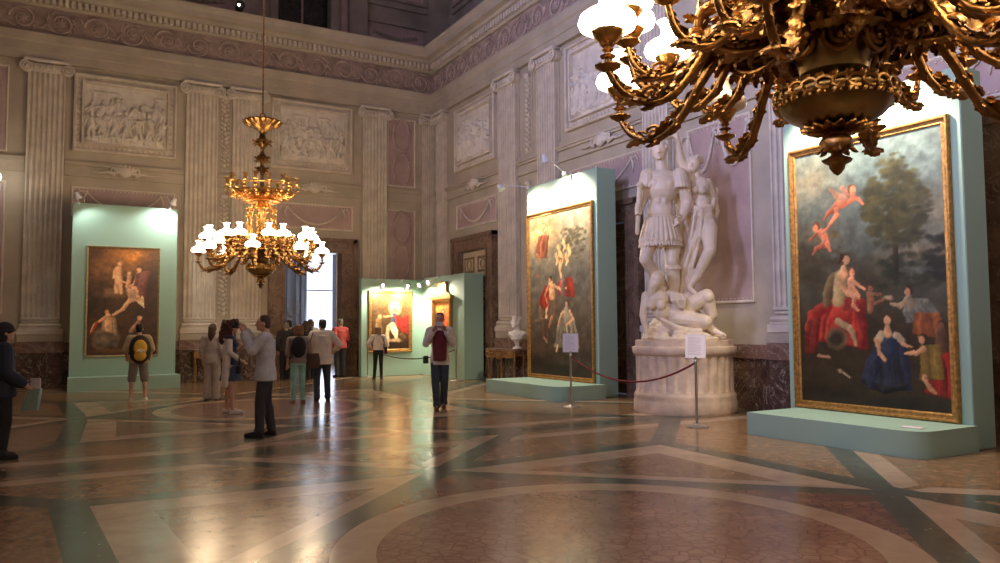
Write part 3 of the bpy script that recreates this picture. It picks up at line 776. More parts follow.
        t = NT('oil_paint'); at = t.n('ShaderNodeAttribute', attribute_name='paint'); v = t.coord()
        t.set(Base_Color=at.outputs['Color'], Roughness=mat_gloss); t.bump(t.noise(v, 60, 3), .06, .003)
        o = m.build('canvas', t.m, parent, 30)
        a = o.data.color_attributes.new('paint', 'FLOAT_COLOR', 'POINT')
        col = np.ones((len(m.v), 4), dtype=np.float32); col[:nv, :3] = L.reshape(-1, 3); col[nv:, :3] = .1
        a.data.foreach_set('color', col.ravel()); return o
SKN = (.72, .54, .42)
def framed(w, s, out, z, W, H, fw, label, cat='painting', mat='frame_gold', depth=.07):
    l, rz = wallpos(w, s, z, out); t = thing('framed_painting', label, cat, l, rz)
    m = MB(); m.rect_frame(-W/2, W/2, 0, H, [(0, 0), (0, depth*.8), (fw*.12, depth), (fw*.3, depth), (fw*.42, depth*.55), (fw*.6, depth*.5), (fw*.8, depth*.62), (fw*.92, depth*.5), (fw, .02)])
    m.build('frame', MAT[mat], t); return t
# --- A: dark brown painting on the left stand
t = framed('A', 9.40, 1.502, .80, 1.68, 2.78, .045, 'dark brown painting of pale figures above a globe, on left mint stand', mat='thin_gold', depth=.05)
P = Paint(1.60, 2.70, 120, 1, (.30, .20, .13), (.20, .14, .10)); P.gain = 1.3
P.blob(.62, .07, .5, .2, (.72, .46, .18), 1.); P.blob(.3, .2, .4, .15, (.45, .31, .19), 1., rag=.4); P.blob(.9, .4, .3, .5, (.20, .13, .12), .9); P.blob(.1, .5, .3, .2, (.17, .13, .11), .9, rag=.3); P.blob(.35, .42, .4, .06, (.42, .32, .24), 1, rag=.5)
P.stroke([(.42, .2), (.42, .28), (.40, .41)], [.065, .055, .035], SKN); P.stroke([(.45, .28), (.47, .42)], [.04, .03], SKN); P.head(.43, .155, .045, hair=(.55, .42, .28)); P.stroke([(.37, .21), (.36, .28), (.46, .31), (.58, .33)], [.025, .022, .02, .02], SKN)
P.stroke([(.58, .27), (.56, .36)], [.04, .04], SKN); P.head(.57, .24, .035, hair=(.5, .36, .2))
P.head(.72, .2, .05, hair=(.3, .18, .1)); P.stroke([(.72, .25), (.68, .33), (.62, .36)], [.06, .05, .03], SKN); P.stroke([(.75, .27), (.76, .32), (.6, .35)], [.03, .025, .02], SKN); P.cloth(([(.7, .25), (.85, .22)], [(.65, .45), (.8, .48)]), (.36, .2, .2), 10, .04)
P.stroke([(.66, .38), (.6, .48), (.5, .57), (.36, .63)], [.05, .04, .033, .02], (.78, .6, .48)); P.cloth(([(.55, .38), (.7, .4)], [(.62, .5), (.74, .49)]), (.66, .52, .44), 8, .02)
for q in range(5): P.stroke([(.7+.02*q, .5-.012*q), (.80, .55)], [.014, .01], (.7, .62, .52))
P.blob(.27, .85, .22, .13, (.34, .31, .27), .25); P.blob(.22, .81, .1, .05, (.46, .42, .36), 1.); P.cloth(([(.25, .65), (.38, .66)], [(.22, .80), (.40, .82)]), (.50, .42, .36), 14, .022); P.blob(.26, .875, .20, .10, (.30, .27, .24), .15); P.blob(.22, .85, .11, .05, (.44, .40, .35), 1.); P.blob(.34, .93, .1, .04, (.18, .15, .13), 1.)
P.head(.27, .60, .04, hair=(.3, .18, .1)); P.stroke([(.29, .64), (.3, .75)], [.055, .06], (.70, .56, .45)); P.stroke([(.25, .65), (.1, .72), (.06, .78)], [.03, .02, .015], SKN); P.stroke([(.14, .7), (.06, .8)], [.03, .02], (.5, .22, .14))
P.head(.74, .66, .045, hair=(.35, .25, .2)); P.stroke([(.72, .7), (.62, .78)], [.05, .04], (.5, .38, .3)); P.blob(.86, .93, .14, .035, (.42, .07, .05), .4, rag=.3); P.blob(.35, .96, .3, .03, (.34, .24, .14), .6)
o = P.canvas(t); o.location = (0, -.022, .04)
# --- B: tall painting on the middle stand
t = framed('B', 8.775, 1.002, .29, 2.63, 3.87, .10, 'tall gilt framed painting of red cloaked figures on middle stand')
P = Paint(2.45, 3.69, 150, 2, (.46, .49, .48), (.20, .16, .13)); P.gain = 1.42; P.sat = .8
P.gain = 1.25
P.blob(.8, .08, .6, .16, (.50, .50, .46), 1.); P.blob(.22, .10, .42, .20, (.66, .54, .38), 1., rag=.3); P.blob(.2, .12, .22, .09, (.80, .64, .42), .9, rag=.5); P.blob(.85, .4, .4, .2, (.28, .30, .31), .9, rag=.4); P.blob(.1, .42, .3, .12, (.32, .33, .33), .9, rag=.4)
P.blob(.5, .95, 1.2, .14, (.14, .12, .10), .8); P.blob(.75, .9, .5, .05, (.24, .22, .20), .9, rag=.5); P.blob(.2, .84, .3, .06, (.26, .21, .17), .9, rag=.5)
for q in range(110):
    lb = ((.70, .14, .16, .05), (.82, .18, .12, .06), (.62, .20, .12, .05), (.74, .25, .16, .05))[q % 4]; a = P.r.rand()*2*PI; rr = P.r.rand()**.6; g = .20+.10*P.r.rand()
    P.blob(lb[0]+lb[2]*rr*math.cos(a), lb[1]+lb[3]*rr*math.sin(a), .02+.03*P.r.rand(), .006+.008*P.r.rand(), (g, g*1.0, g*.78), .7, rag=.9, a=.8)
W1 = (.76, .60, .45); W2 = (.58, .42, .31)
P.stroke([(.25, .09), (.27, .13), (.22, .17)], [.035, .045, .035], W2); P.cloth(([(.18, .13), (.33, .14)], [(.12, .25), (.28, .26)]), (.46, .25, .18), 18, .022, .05, .3); P.head(.26, .065, .026, (.74, .58, .44)); P.stroke([(.27, .10), (.36, .08), (.40, .05)], [.018, .014, .01], W1); P.stroke([(.2, .11), (.12, .09)], [.03, .015], (.78, .68, .52)); P.stroke([(.14, .24), (.20, .29)], [.02, .014], W2)
for a_, b_ in ((.50, .22), (.58, .19), (.66, .23), (.54, .27), (.62, .28), (.46, .27)):
    P.blob(a_, b_, .05, .018, (.74, .64, .42), .8, rag=.6, a=.7); P.stroke([(a_, b_), (a_+.025, b_+.03), (a_, b_+.05)], [.022, .022, .012], (.78, .64, .46)); P.head(a_, b_-.014, .018, (.80, .66, .48), (.56, .42, .24))
P.stroke([(.53, .31), (.52, .35), (.54, .40)], [.028, .026, .014], (.76, .62, .44)); P.head(.53, .30, .02)
P.cloth(([(.28, .455), (.36, .45)], [(.16, .56), (.32, .60)]), (.50, .10, .075), 22, .022, .05, .3); P.cloth(([(.52, .43), (.70, .42)], [(.50, .50), (.74, .52)]), (.52, .14, .11), 22, .022, .05, .3)
P.stroke([(.14, .38), (.17, .52)], [.007, .007], (.4, .33, .26)); P.blob(.14, .375, .025, .012, (.62, .34, .2), .6)
P.stroke([(.37, .445), (.39, .50), (.40, .55)], [.055, .055, .045], W1); P.stroke([(.42, .45), (.52, .475), (.62, .47)], [.022, .018, .012], W1); P.stroke([(.33, .45), (.27, .50), (.30, .55)], [.022, .018, .012], W2); P.head(.35, .41, .030, (.74, .56, .42), (.2, .13, .09))
P.stroke([(.39, .56), (.30, .60), (.27, .67)], [.042, .034, .018], W1); P.stroke([(.42, .57), (.38, .64), (.32, .71)], [.04, .03, .014], W2); P.cloth(([(.34, .54), (.46, .55)], [(.30, .62), (.46, .63)]), (.36, .30, .24), 14, .016)
P.head(.57, .41, .027, (.44, .36, .3), (.2, .2, .2)); P.stroke([(.57, .435), (.56, .50)], [.04, .04], (.36, .36, .38)); P.blob(.57, .395, .03, .012, (.4, .4, .42), .5)
P.cloth(([(.54, .64), (.70, .64)], [(.42, .82), (.80, .82)]), (.46, .45, .42), 40, .022, .06, .35); P.stroke([(.61, .60), (.62, .66)], [.05, .055], (.52, .51, .48)); P.head(.615, .565, .028, (.72, .58, .46), (.3, .22, .16)); P.stroke([(.67, .61), (.72, .66), (.62, .69)], [.022, .02, .013], W1); P.stroke([(.56, .61), (.50, .66), (.48, .70)], [.02, .016, .01], W1); P.stroke([(.47, .82), (.45, .85)], [.018, .014], W1)
P.stroke([(.17, .60), (.22, .66), (.20, .74)], [.035, .04, .028], (.40, .31, .25)); P.head(.18, .575, .024, (.5, .38, .3)); P.blob(.12, .66, .07, .016, (.50, .45, .38), .7, rag=.6); P.blob(.22, .70, .09, .02, (.44, .38, .32), .7, rag=.6); P.cloth(([(.2, .66), (.3, .66)], [(.18, .78), (.32, .79)]), (.27, .21, .18), 12, .018); P.stroke([(.24, .77), (.30, .80)], [.014, .01], W2)
o = P.canvas(t); o.location = (0, -.022, .09)
# --- C: large landscape with figures on the right stand
t = framed('B', 16.66, 1.402, .305, 2.36, 3.74, .11, 'large gilt framed painting with tree, red and blue robed figures on right stand')
P = Paint(2.16, 3.54, 180, 3, (.36, .48, .54), (.16, .13, .08)); P.sat = .78; P.gain = 1.02
P.blob(.65, .05, .8, .16, (.38, .52, .60), 1.); P.blob(.1, .12, .35, .14, (.50, .52, .48), 1., rag=.3); P.blob(.1, .35, .35, .12, (.34, .35, .30), 1., rag=.4); P.blob(.9, .44, .35, .05, (.46, .42, .36), 1.); P.blob(.95, .3, .25, .12, (.40, .42, .40), 1.)
P.blob(.5, .85, 1.3, .34, (.19, .155, .09), .6); P.blob(.1, .48, .3, .14, (.20, .20, .15), .8, rag=.5); P.blob(.5, .52, .35, .12, (.22, .21, .16), .9, rag=.4)
P.stroke([(.71, .25), (.70, .4), (.69, .52)], [.018, .02, .028], (.17, .13, .08)); P.stroke([(.71, .36), (.80, .28)], [.01, .008], (.17, .13, .08)); P.stroke([(.70, .38), (.60, .3)], [.01, .008], (.17, .13, .08))
for q in range(60):
    a = P.r.rand()*2*PI; rr = P.r.rand()**.5; P.blob(.70+.19*rr*math.cos(a), .25+.14*rr*math.sin(a), .05, .022, (.20, .21, .12), .8, rag=.8, a=.7)
for q in range(420):
    a = P.r.rand()*2*PI; rr = P.r.rand()**.55; lobe = ((.70, .17, .15, .10), (.62, .27, .14, .07), (.80, .27, .13, .08), (.70, .36, .17, .06))[q % 4]
    u = lobe[0]+lobe[2]*rr*math.cos(a); v = lobe[1]+lobe[3]*rr*math.sin(a); L = .35+.55*max(0, .42-v)*2.2*P.r.rand()-.15*(math.cos(a) > 0)*P.r.rand()
    P.blob(u, v, .018+.028*P.r.rand(), .007+.010*P.r.rand(), (.46*L+.05, .45*L+.06, .20*L+.04), .8, rag=.9, a=.75)
for q in range(60): P.blob(.60+.35*P.r.rand(), .44+.12*P.r.rand(), .03+.02*P.r.rand(), .012, (.13, .16, .09), .8, rag=.8, a=.7)
for q in range(60): P.blob(.90+.12*P.r.rand(), .38+.16*P.r.rand(), .03+.02*P.r.rand(), .014, (.11, .12, .08), .8, rag=.8, a=.75)
for q in range(50): P.blob(.02+.3*P.r.rand(), .36+.2*P.r.rand(), .03, .014, (.18+.08*P.r.rand(), .18, .12), .8, rag=.8, a=.6)
PK = (.74, .42, .32); PD = (.58, .30, .22)
# flying child, upper
P.stroke([(.42, .205), (.35, .215), (.30, .235)], [.038, .042, .034], PK); P.stroke([(.30, .235), (.25, .25), (.22, .275)], [.030, .022, .012], PD); P.stroke([(.31, .24), (.31, .265), (.27, .285)], [.026, .02, .012], PK)
P.stroke([(.42, .2), (.47, .215), (.50, .235)], [.018, .015, .010], PK); P.stroke([(.38, .2), (.31, .185), (.27, .16)], [.022, .026, .012], (.62, .48, .42)); P.stroke([(.4, .195), (.36, .165)], [.016, .02], (.58, .42, .38)); P.head(.43, .178, .030, (.78, .50, .40), (.42, .24, .13), 1)
# second child, lower left
P.stroke([(.17, .325), (.21, .345), (.22, .375)], [.032, .036, .03], PK); P.stroke([(.21, .375), (.15, .39), (.12, .41)], [.024, .018, .010], PD); P.stroke([(.23, .375), (.25, .40)], [.022, .012], PK); P.stroke([(.20, .33), (.27, .29), (.32, .265)], [.015, .012, .008], PK); P.stroke([(.15, .33), (.10, .35)], [.015, .01], PD); P.head(.145, .305, .029, (.76, .48, .38), (.40, .24, .13), -1)
P.blob(.28, .34, .05, .025, (.42, .34, .18), .8, rag=.7); P.blob(.05, .39, .05, .05, (.24, .22, .18), .8, rag=.6)
# seated mother with child and red drapery
P.cloth(([(.22, .60), (.47, .61)], [(.05, .74), (.49, .77)]), (.56, .10, .07), 44, .030, .05, .30); P.stroke([(.22, .62), (.10, .655), (.06, .71)], [.05, .045, .028], (.60, .11, .08)); P.stroke([(.44, .63), (.48, .70), (.46, .78)], [.035, .03, .018], (.46, .07, .05)); P.cloth(([(.08, .68), (.15, .67)], [(.05, .80), (.11, .80)]), (.42, .07, .05), 10, .02)
P.stroke([(.28, .655), (.36, .66)], [.04, .035], (.66, .15, .10)); P.blob(.28, .745, .095, .050, (.40, .33, .24), .35); P.blob(.275, .75, .070, .036, (.17, .135, .10), .5); P.stroke([(.30, .68), (.38, .71), (.42, .77)], [.03, .025, .015], (.58, .50, .38)); P.stroke([(.14, .815), (.22, .82)], [.016, .012], (.60, .46, .36))
P.stroke([(.27, .51), (.22, .57), (.22, .61)], [.045, .045, .035], (.38, .33, .22)); P.stroke([(.33, .505), (.32, .55), (.30, .60)], [.058, .055, .055], (.62, .56, .40)); P.stroke([(.345, .475), (.34, .50)], [.026, .045], (.76, .58, .44)); P.head(.365, .445, .036, (.78, .60, .47), (.24, .15, .09), 1); P.stroke([(.33, .42), (.31, .45)], [.018, .014], (.24, .15, .09))
P.stroke([(.40, .525), (.40, .555), (.44, .585)], [.034, .034, .022], (.76, .52, .40)); P.head(.405, .495, .026, (.78, .54, .42), (.42, .26, .15), 1); P.stroke([(.42, .53), (.49, .56)], [.014, .010], (.76, .52, .40)); P.stroke([(.32, .535), (.37, .575), (.45, .59)], [.022, .020, .013], (.76, .56, .43)); P.stroke([(.42, .59), (.40, .62), (.44, .64)], [.02, .016, .01], (.72, .48, .37))
# small child in shadow and garland
P.stroke([(.52, .575), (.53, .61), (.52, .64)], [.026, .03, .022], (.50, .32, .23)); P.head(.53, .555, .022, (.54, .36, .27), (.28, .17, .10), 1); P.stroke([(.53, .58), (.60, .58)], [.012, .009], (.5, .33, .24)); P.blob(.635, .595, .04, .010, (.66, .58, .50), .8, rag=.8); P.stroke([(.56, .615), (.62, .60)], [.014, .01], (.46, .3, .2))
# woman in grey blue and orange, upper right
P.cloth(([(.77, .61), (.88, .615)], [(.76, .68), (.96, .70)]), (.32, .36, .37), 20, .022, .04, .2); P.cloth(([(.82, .665), (.93, .665)], [(.80, .72), (.97, .73)]), (.48, .24, .09), 16, .022, .04, .2); P.stroke([(.77, .60), (.72, .625), (.66, .615)], [.026, .02, .012], (.56, .50, .42)); P.head(.765, .575, .028, (.70, .52, .40), (.22, .13, .08), -1); P.stroke([(.775, .60), (.79, .62)], [.02, .035], (.46, .44, .40))
# figures at right edge
P.head(.95, .70, .026, (.48, .33, .24), (.2, .13, .08), -1); P.stroke([(.95, .72), (.96, .78), (.94, .83)], [.035, .045, .03], (.34, .23, .15))
# woman in blue
P.cloth(([(.58, .76), (.72, .76)], [(.46, .91), (.76, .92)]), (.085, .12, .22), 40, .024, .05, .4); P.stroke([(.46, .905), (.60, .935), (.74, .915)], [.018, .028, .018], (.06, .08, .14)); P.cloth(([(.58, .79), (.55, .82)], [(.48, .90), (.50, .93)]), (.10, .14, .26), 8, .018)
P.stroke([(.635, .735), (.635, .785)], [.052, .055], (.13, .19, .34)); P.stroke([(.63, .705), (.63, .725)], [.022, .036], (.76, .58, .44)); P.head(.63, .68, .031, (.78, .60, .47), (.28, .16, .09), -1)
P.stroke([(.585, .73), (.565, .75)], [.030, .026], (.66, .62, .52)); P.stroke([(.56, .755), (.57, .80), (.61, .825)], [.018, .017, .012], (.74, .55, .42)); P.stroke([(.685, .735), (.72, .755)], [.028, .024], (.62, .58, .50)); P.stroke([(.72, .765), (.77, .775)], [.014, .010], (.72, .54, .41))
# child in yellow with red cloth
P.cloth(([(.92, .83), (.98, .80)], [(.86, .93), (.99, .94)]), (.48, .06, .045), 18, .02, .04, .3); P.cloth(([(.84, .775), (.93, .77)], [(.83, .88), (.95, .88)]), (.42, .34, .11), 22, .020, .04, .25); P.head(.84, .745, .027, (.72, .52, .40), (.2, .12, .08), -1); P.stroke([(.85, .78), (.80, .80), (.74, .795)], [.020, .017, .011], (.74, .55, .42)); P.stroke([(.85, .88), (.87, .91), (.91, .935)], [.020, .017, .010], (.70, .50, .38))
P.blob(.30, .875, .035, .010, (.62, .58, .50), .6, rag=.7); P.stroke([(.33, .88), (.37, .895)], [.010, .007], (.58, .54, .47)); P.blob(.7, .985, .4, .04, (.10, .08, .05), .8, rag=.3); P.blob(.2, .96, .3, .04, (.13, .10, .06), .8, rag=.3)
for q in range(50): P.blob(P.r.rand(), .84+.15*P.r.rand(), .03, .006, (.20+.06*P.r.rand(), .16, .09), .8, rag=.8, a=.35)
o = P.canvas(t); o.location = (0, -.022, .10)
# --- booth left painting
t = framed('A', 1.94, .851, .73, 1.42, 1.89, .10, 'gilt framed painting with white horse and red drapery in corner booth')
P = Paint(1.24, 1.71, 90, 4, (.42, .34, .20), (.20, .13, .08))
P.blob(.62, .25, .2, .17, (.92, .80, .52), .4); P.blob(.62, .12, .3, .04, (.5, .4, .26), .6); P.blob(.15, .3, .2, .3, (.34, .27, .18), .8, rag=.3); P.blob(.5, .92, .8, .14, (.16, .10, .06), .8)
P.cloth(([(.75, .48), (.98, .42)], [(.8, .66), (.98, .7)]), (.50, .10, .09), 14, .06); P.head(.6, .33, .06, hair=(.6, .25, .15)); P.stroke([(.6, .4), (.6, .52)], [.09, .1], (.22, .25, .42)); P.stroke([(.66, .42), (.7, .56)], [.06, .06], (.6, .14, .12)); P.stroke([(.54, .4), (.35, .42), (.22, .37)], [.035, .03, .02], SKN)
P.stroke([(.55, .58), (.62, .68), (.66, .8)], [.11, .1, .05], (.82, .78, .68)); P.stroke([(.45, .6), (.42, .72), (.46, .86)], [.06, .05, .03], (.78, .72, .6)); P.blob(.6, .84, .26, .05, (.62, .55, .45), .6, rag=.4); P.head(.22, .42, .07, hair=(.4, .3, .2)); P.stroke([(.2, .5), (.2, .7)], [.1, .12], (.5, .4, .28)); P.stroke([(.8, .75), (.9, .8)], [.07, .05], (.35, .24, .16))
o = P.canvas(t); o.location = (0, -.022, .09)
# --- booth right painting: small arched altarpiece with crown
l, rz = wallpos('B', 2.43, 1.05, .871); t = thing('framed_altarpiece', 'small tabernacle shaped gilt altarpiece in the corner booth, right panel', 'altarpiece', l, rz)
m = MB(); m.rect_frame(-.62, .62, 0, 1.28, [(0, 0), (0, .07), (.03, .09), (.08, .07), (.12, .02)])
for sd in (-1, 1): m.lathe([(.06, 0), (.045, .06), (.045, 1.1), (.065, 1.2)], 10, Matrix.Translation((sd*.6, -.07, .05)))
m.box(-.72, .72, -.14, 0, -.08, 0, .01); m.box(-.72, .72, -.14, 0, 1.26, 1.36, .01)
m.prism([(-.62, 1.36), (-.5, 1.42), (-.3, 1.48), (-.28, 1.72), (.28, 1.72), (.3, 1.48), (.5, 1.42), (.62, 1.36)], -.08, 0); m.box(-.34, .34, -.11, 0, 1.70, 1.78, .01)
m.build('tabernacle_frame', MAT['frame_gold'], t, 40)
P = Paint(1.0, 1.06, 60, 5, (.60, .38, .18), (.40, .20, .10)); P.gain = 1.5; P.head(.5, .3, .09); P.stroke([(.5, .4), (.5, .75)], [.16, .24], (.75, .16, .08)); P.stroke([(.42, .5), (.42, .9)], [.08, .1], (.85, .8, .72)); P.stroke([(.7, .55), (.75, .9)], [.1, .1], (.7, .3, .12)); P.blob(.2, .4, .12, .3, (.55, .35, .18), .6)
o = P.canvas(t); o.location = (0, -.02, .11)
P = Paint(.42, .18, 30, 6, (.85, .62, .32), (.7, .45, .2)); o = P.canvas(t); o.name = 'crest_panel'; o.location = (0, -.085, 1.5)

# --- lamps on the stands
WARM = (1, .84, .62)
def arm_light(name, loc, base, target, label, power, ang=75, col=WARM):
    t = thing(name, label, 'lamp', base); a = Vector(loc)-Vector(base); m = MB()
    m.tube([(0, 0, 0), tuple(a*.5+Vector((0, 0, .02))), tuple(a)], .012, 6); m.box(-.04, .04, -.03, .03, -.05, .02, .005); m.build('arm', MAT['white_paint'], t, True)
    d = (Vector(target)-Vector(loc)).normalized(); q = d.to_track_quat('Z', 'Y').to_matrix().to_4x4()
    h = MB(); h.lathe([(.03, -.06), (.05, -.04), (.055, .02), (.09, .10), (.095, .11), (.08, .105)], 14, Matrix.Translation(a)@q); hd = h.build('lamp_head', MAT['white_paint'], t, True)
    MB().lathe([(.06, .092), (.0605, .1)], 14, Matrix.Translation(a)@q).build('lens', MAT['lens'], hd)
    s = spot('spot_light', Vector(loc)+d*.13, target, power, col, ang)
    return t
arm_light('picture_light', (-1.62, -7.15, 4.88), (-1.02, -7.5, 4.86), (-1.0, -8.3, 3.3), 'small white lamp on arm at top left of middle stand', 230, 115)
arm_light('picture_light', (-1.75, -9.35, 5.16), (-1.2, -9.3, 4.86), (-1.0, -9.2, 3.4), 'small white lamp above the top edge of middle stand', 420, 120)
arm_light('picture_light', (-10.50, -2.0, 4.76), (-10.45, -1.48, 4.64), (-9.6, -1.5, 3.0), 'small white lamp at top left corner of left stand', 34, 115, (.95, .97, .92))
arm_light('picture_light', (-8.30, -2.0, 4.78), (-8.35, -1.48, 4.64), (-8.6, -1.5, 3.9), 'small white lamp at top right corner of left stand', 100, 115, (.98, .98, .92))
arm_light('picture_light', (-2.0, -16.0, 4.95), (-1.42, -16.1, 4.62), (-1.4, -16.3, 3.4), 'small white lamp at top of the largest stand, behind chandelier', 300, 120)
arm_light('picture_light', (-2.0, -17.2, 4.95), (-1.42, -17.1, 4.62), (-1.4, -17.0, 3.4), 'second small white lamp at top of the largest stand', 300, 120)
for i, (loc, base, tgt, lab) in enumerate((
    ((-2.36, -1.32, 2.76), (-2.36, -.87, 2.96), (-2.3, -.86, 1.9), 'leftmost small spotlight above the booth painting'),
    ((-1.56, -1.32, 2.75), (-1.56, -.87, 2.96), (-1.6, -.86, 1.9), 'small spotlight above the right edge of the booth painting'),
    ((-1.28, -1.5, 2.79), (-.89, -1.25, 2.98), (-.88, -1.6, 1.8), 'small spotlight on booth right panel beside the fold'),
    ((-1.30, -2.2, 2.83), (-.89, -2.1, 3.0), (-.88, -2.5, 1.9), 'small spotlight beside the crown of the small altarpiece'))):
    bt = arm_light('booth_spotlight', loc, base, tgt, lab, 130 if i != 2 else 120, 160, (1, .88, .66))
    MB().ball(tuple(Vector(loc)-Vector(base)+Vector((-.03, -.10, .0))), .032, 10).build('bulb', MAT['lens'], bt)
# security projector on the cornice and a far left wall lamp
t = thing('cornice_spotlight', 'small dark spotlight sitting on the cornice of the back wall', 'lamp', (-6.5, -.66, 10.57))
m = MB(); m.lathe([(.10, -.16), (.13, -.1), (.13, .12), (.11, .14)], 12, Matrix.Translation((0, -.05, .16))@Matrix.Rotation(R(80), 4, 'X')); m.box(-.03, .03, -.04, .04, 0, .1); m.build('housing', MAT['black'], t, 40)
MB().ball((-.06, -.2, .14), .035, 8).build('lens', MAT['lens'], t)
t = thing('wall_spotlight', 'white wall lamp glowing at the left edge of the picture', 'lamp', (-12.22, -.02, 5.12))
m = MB(); m.box(-.05, .05, -.05, .0, -.1, .1, .01); m.tube([(0, -.02, 0), (0, -.4, .02), (0, -.7, .12)], .014, 6); m.build('arm', MAT['white_paint'], t, True)
MB().ball((0, -.75, .13), (.1, .1, .12), 12).build('lamp_globe', MAT['lens'], t, True)

# --- stanchions and signs
def stanchion(x, y, h, label, group=None):
    t = thing('rope_stanchion', label, 'stanchion', (x, y, 0), 0, group)
    MB().lathe([(.17, 0), (.17, .012), (.15, .02), (.05, .032), (.025, .05), (.024, .06)], 28).build('base', MAT['steel'], t, 40)
    MB().lathe([(.02, .04), (.02, h-.03), (.027, h-.03), (.027, h), (.018, h+.012)], 14).build('pole', MAT['steel'], t, 40); return t
def sign(x, y, z, rz, label):
    t = thing('information_sign', label, 'sign', (x, y, z), rz); m = MB()
    m.box(-.135, .135, -.008, .008, .03, .37); o = m.build('sheet', MAT['paper'], t); o.rotation_euler = (R(-14), 0, 0)
    f = MB(); 
    for x0, x1, z0, z1 in ((-.14, .14, .02, .03), (-.14, .14, .37, .38), (-.145, -.135, .02, .38), (.135, .145, .02, .38)): f.box(x0, x1, -.012, .012, z0, z1)
    o2 = f.build('sheet_frame', MAT['steel'], t); o2.rotation_euler = (R(-14), 0, 0)
    MB().lathe([(.02, 0), (.02, .04)], 10).build('clip', MAT['steel'], t)
    tx = MB()
    for i in range(13):
        w_ = .10 if i % 5 else .06; tx.box(-.11, -.11+2*w_*(.85+.15*rng.rand()), -.0095, -.0085, .335-i*.022, .339-i*.022)
    o3 = tx.build('text_lines', cloth('ink', (.42, .38, .4)), t); o3.rotation_euler = (R(-14), 0, 0); return t
stanchion(-2.51, -11.33, .98, 'steel rope post with sign in front of the middle stand'); stanchion(-2.57, -14.64, .98, 'steel rope post with sign in front of the statue pedestal')
sign(-2.51, -11.33, .99, R(-36), 'white notice on the rope post in front of the middle stand'); sign(-2.57, -14.64, .99, R(-48), 'white notice on the rope post in front of the marble pedestal')
stanchion(-2.73, -1.05, .93, 'steel rope post at left of the corner booth'); stanchion(-1.24, -3.99, .94, 'steel rope post at right side of the corner booth')
def rope(a, b, sag, mat, label, r=.016):
    a = Vector(a); b = Vector(b); pts = [a.lerp(b, k/24)-Vector((0, 0, sag*(1-((k-12)/12)**2))) for k in range(25)]
    o = MB().tube([p-a for p in pts], r, 8).build('barrier_rope', MAT[mat], None, True, a); tag(o, label, 'rope')
rope((-2.51, -11.36, .93), (-2.57, -14.61, .93), .36, 'rope_red', 'dark red rope sagging between two posts before the statue')
rope((-2.71, -1.07, .86), (-1.26, -3.97, .86), .28, 'rope_dark', 'dark rope hanging between the posts of the corner booth')
o = MB().tube(bez([(-.4, -14.0, .02), (-.75, -14.35, .02), (-1.1, -14.9, .02), (-1.3, -15.4, .02)], 20), .016, 6).build('floor_cable', MAT['cable'], None, True); tag(o, 'pale cable on the floor between pedestal and largest stand', 'cable')
o = MB().box(-.12, .12, -.05, .05, 0, .012, .003).build('caption_card', MAT['paper'], None); o.location = (-2.2, -17.72, .301); o.rotation_euler = (0, 0, R(-85)); tag(o, 'small white caption card lying on the largest platform', 'card')

# --- console tables and bust
def console(loc, rz, w, label):
    t = thing('console_table', label, 'table', loc, rz); h = w/2
    m = MB(); pts = [(-h, .22), (-h, -.1), (-h+.06, -.2), (-h*.4, -.24), (0, -.28), (h*.4, -.24), (h-.06, -.2), (h, -.1), (h, .22)]; m.slab(pts, .86, .91); m.build('table_top', MAT['dado_red'], t)
    a = MB(); pts = []
    n = 40
    up = [(-h+.05+(w-.1)*k/n, .86) for k in range(n+1)]; lo = [(h-.05-(w-.1)*k/n, .70-.07*abs(math.sin(3*PI*k/n))*(1 if 10 < k < 30 else .5)) for k in range(n+1)]
    a.prism(up+lo, -.20, -.16); a.box(-h+.05, -h+.09, -.18, .2, .72, .86); a.box(h-.09, h-.05, -.18, .2, .72, .86)
    for k in range(14): a.ball((-h+.12+(w-.24)*k/13, -.205, .79+.02*math.sin(k*2)), (.035, .02, .03), 8)
    a.ball((0, -.21, .74), (.12, .03, .09), 10); a.build('carved_apron', MAT['wood_gilt'], t, 40)
    for sx, sy in ((-1, -1), (1, -1), (-1, 1), (1, 1), (0, -1)):
        if sx == 0 and w < 1.3: continue
        x, y = sx*(h-.09), sy*.14+.02
        MB().tube(bez([(x, y, .84), (x+sx*.02, y-.01, .7), (x-sx*.02, y, .4), (x-sx*.01, y, .15), (x, y-.01, .0)], 16), [.055, .05, .045, .04, .033, .03, .027, .024, .022, .02, .02, .02, .022, .026, .03, .03, .03][:17], 10).build('leg', MAT['wood_gilt'], t, True)
    return t
console((-.45, -5.35, 0), -PI/2, 1.55, 'gilt carved console table under the white bust')
console((-7.0, -.50, 0), 0, 1.25, 'gilt console table against the back wall behind the curly haired woman')
bu = thing('marble_bust', 'white marble bust standing on the right console table', 'bust', (-.45, -5.98, .91), -PI/2+.45); bu.scale = (1.12, 1.12, 1.12)
m = MB(); m.loft([(0, 0, .13, .05, .05), (0, -.01, .17, .08, .08), (0, -.01, .23, .16, .11), (0, 0, .32, .20, .13), (0, .0, .385, .19, .125), (0, 0, .43, .10, .09)]); m.cap((0, 0, .40), (.0, -.02, .50), .075, .07)
hc = Vector((.0, -.03, .60)); hq = Matrix.Rotation(R(-25), 3, 'Z')
def bh(x, y, z): return hc+hq@Vector((x, y, z))
m.ball(hc+Vector((0, 0, .03)), (.095, .115, .12), 18, hq); m.ball(bh(0, -.04, -.04), (.07, .08, .08), 16, hq); m.cap(bh(0, -.112, .02), bh(0, -.142, -.02), .014, .022); m.ball(bh(0, -.105, .045), (.065, .02, .015)); m.ball(bh(0, -.112, -.055), (.03, .016, .012)); m.ball(bh(0, -.10, -.09), (.032, .028, .022))
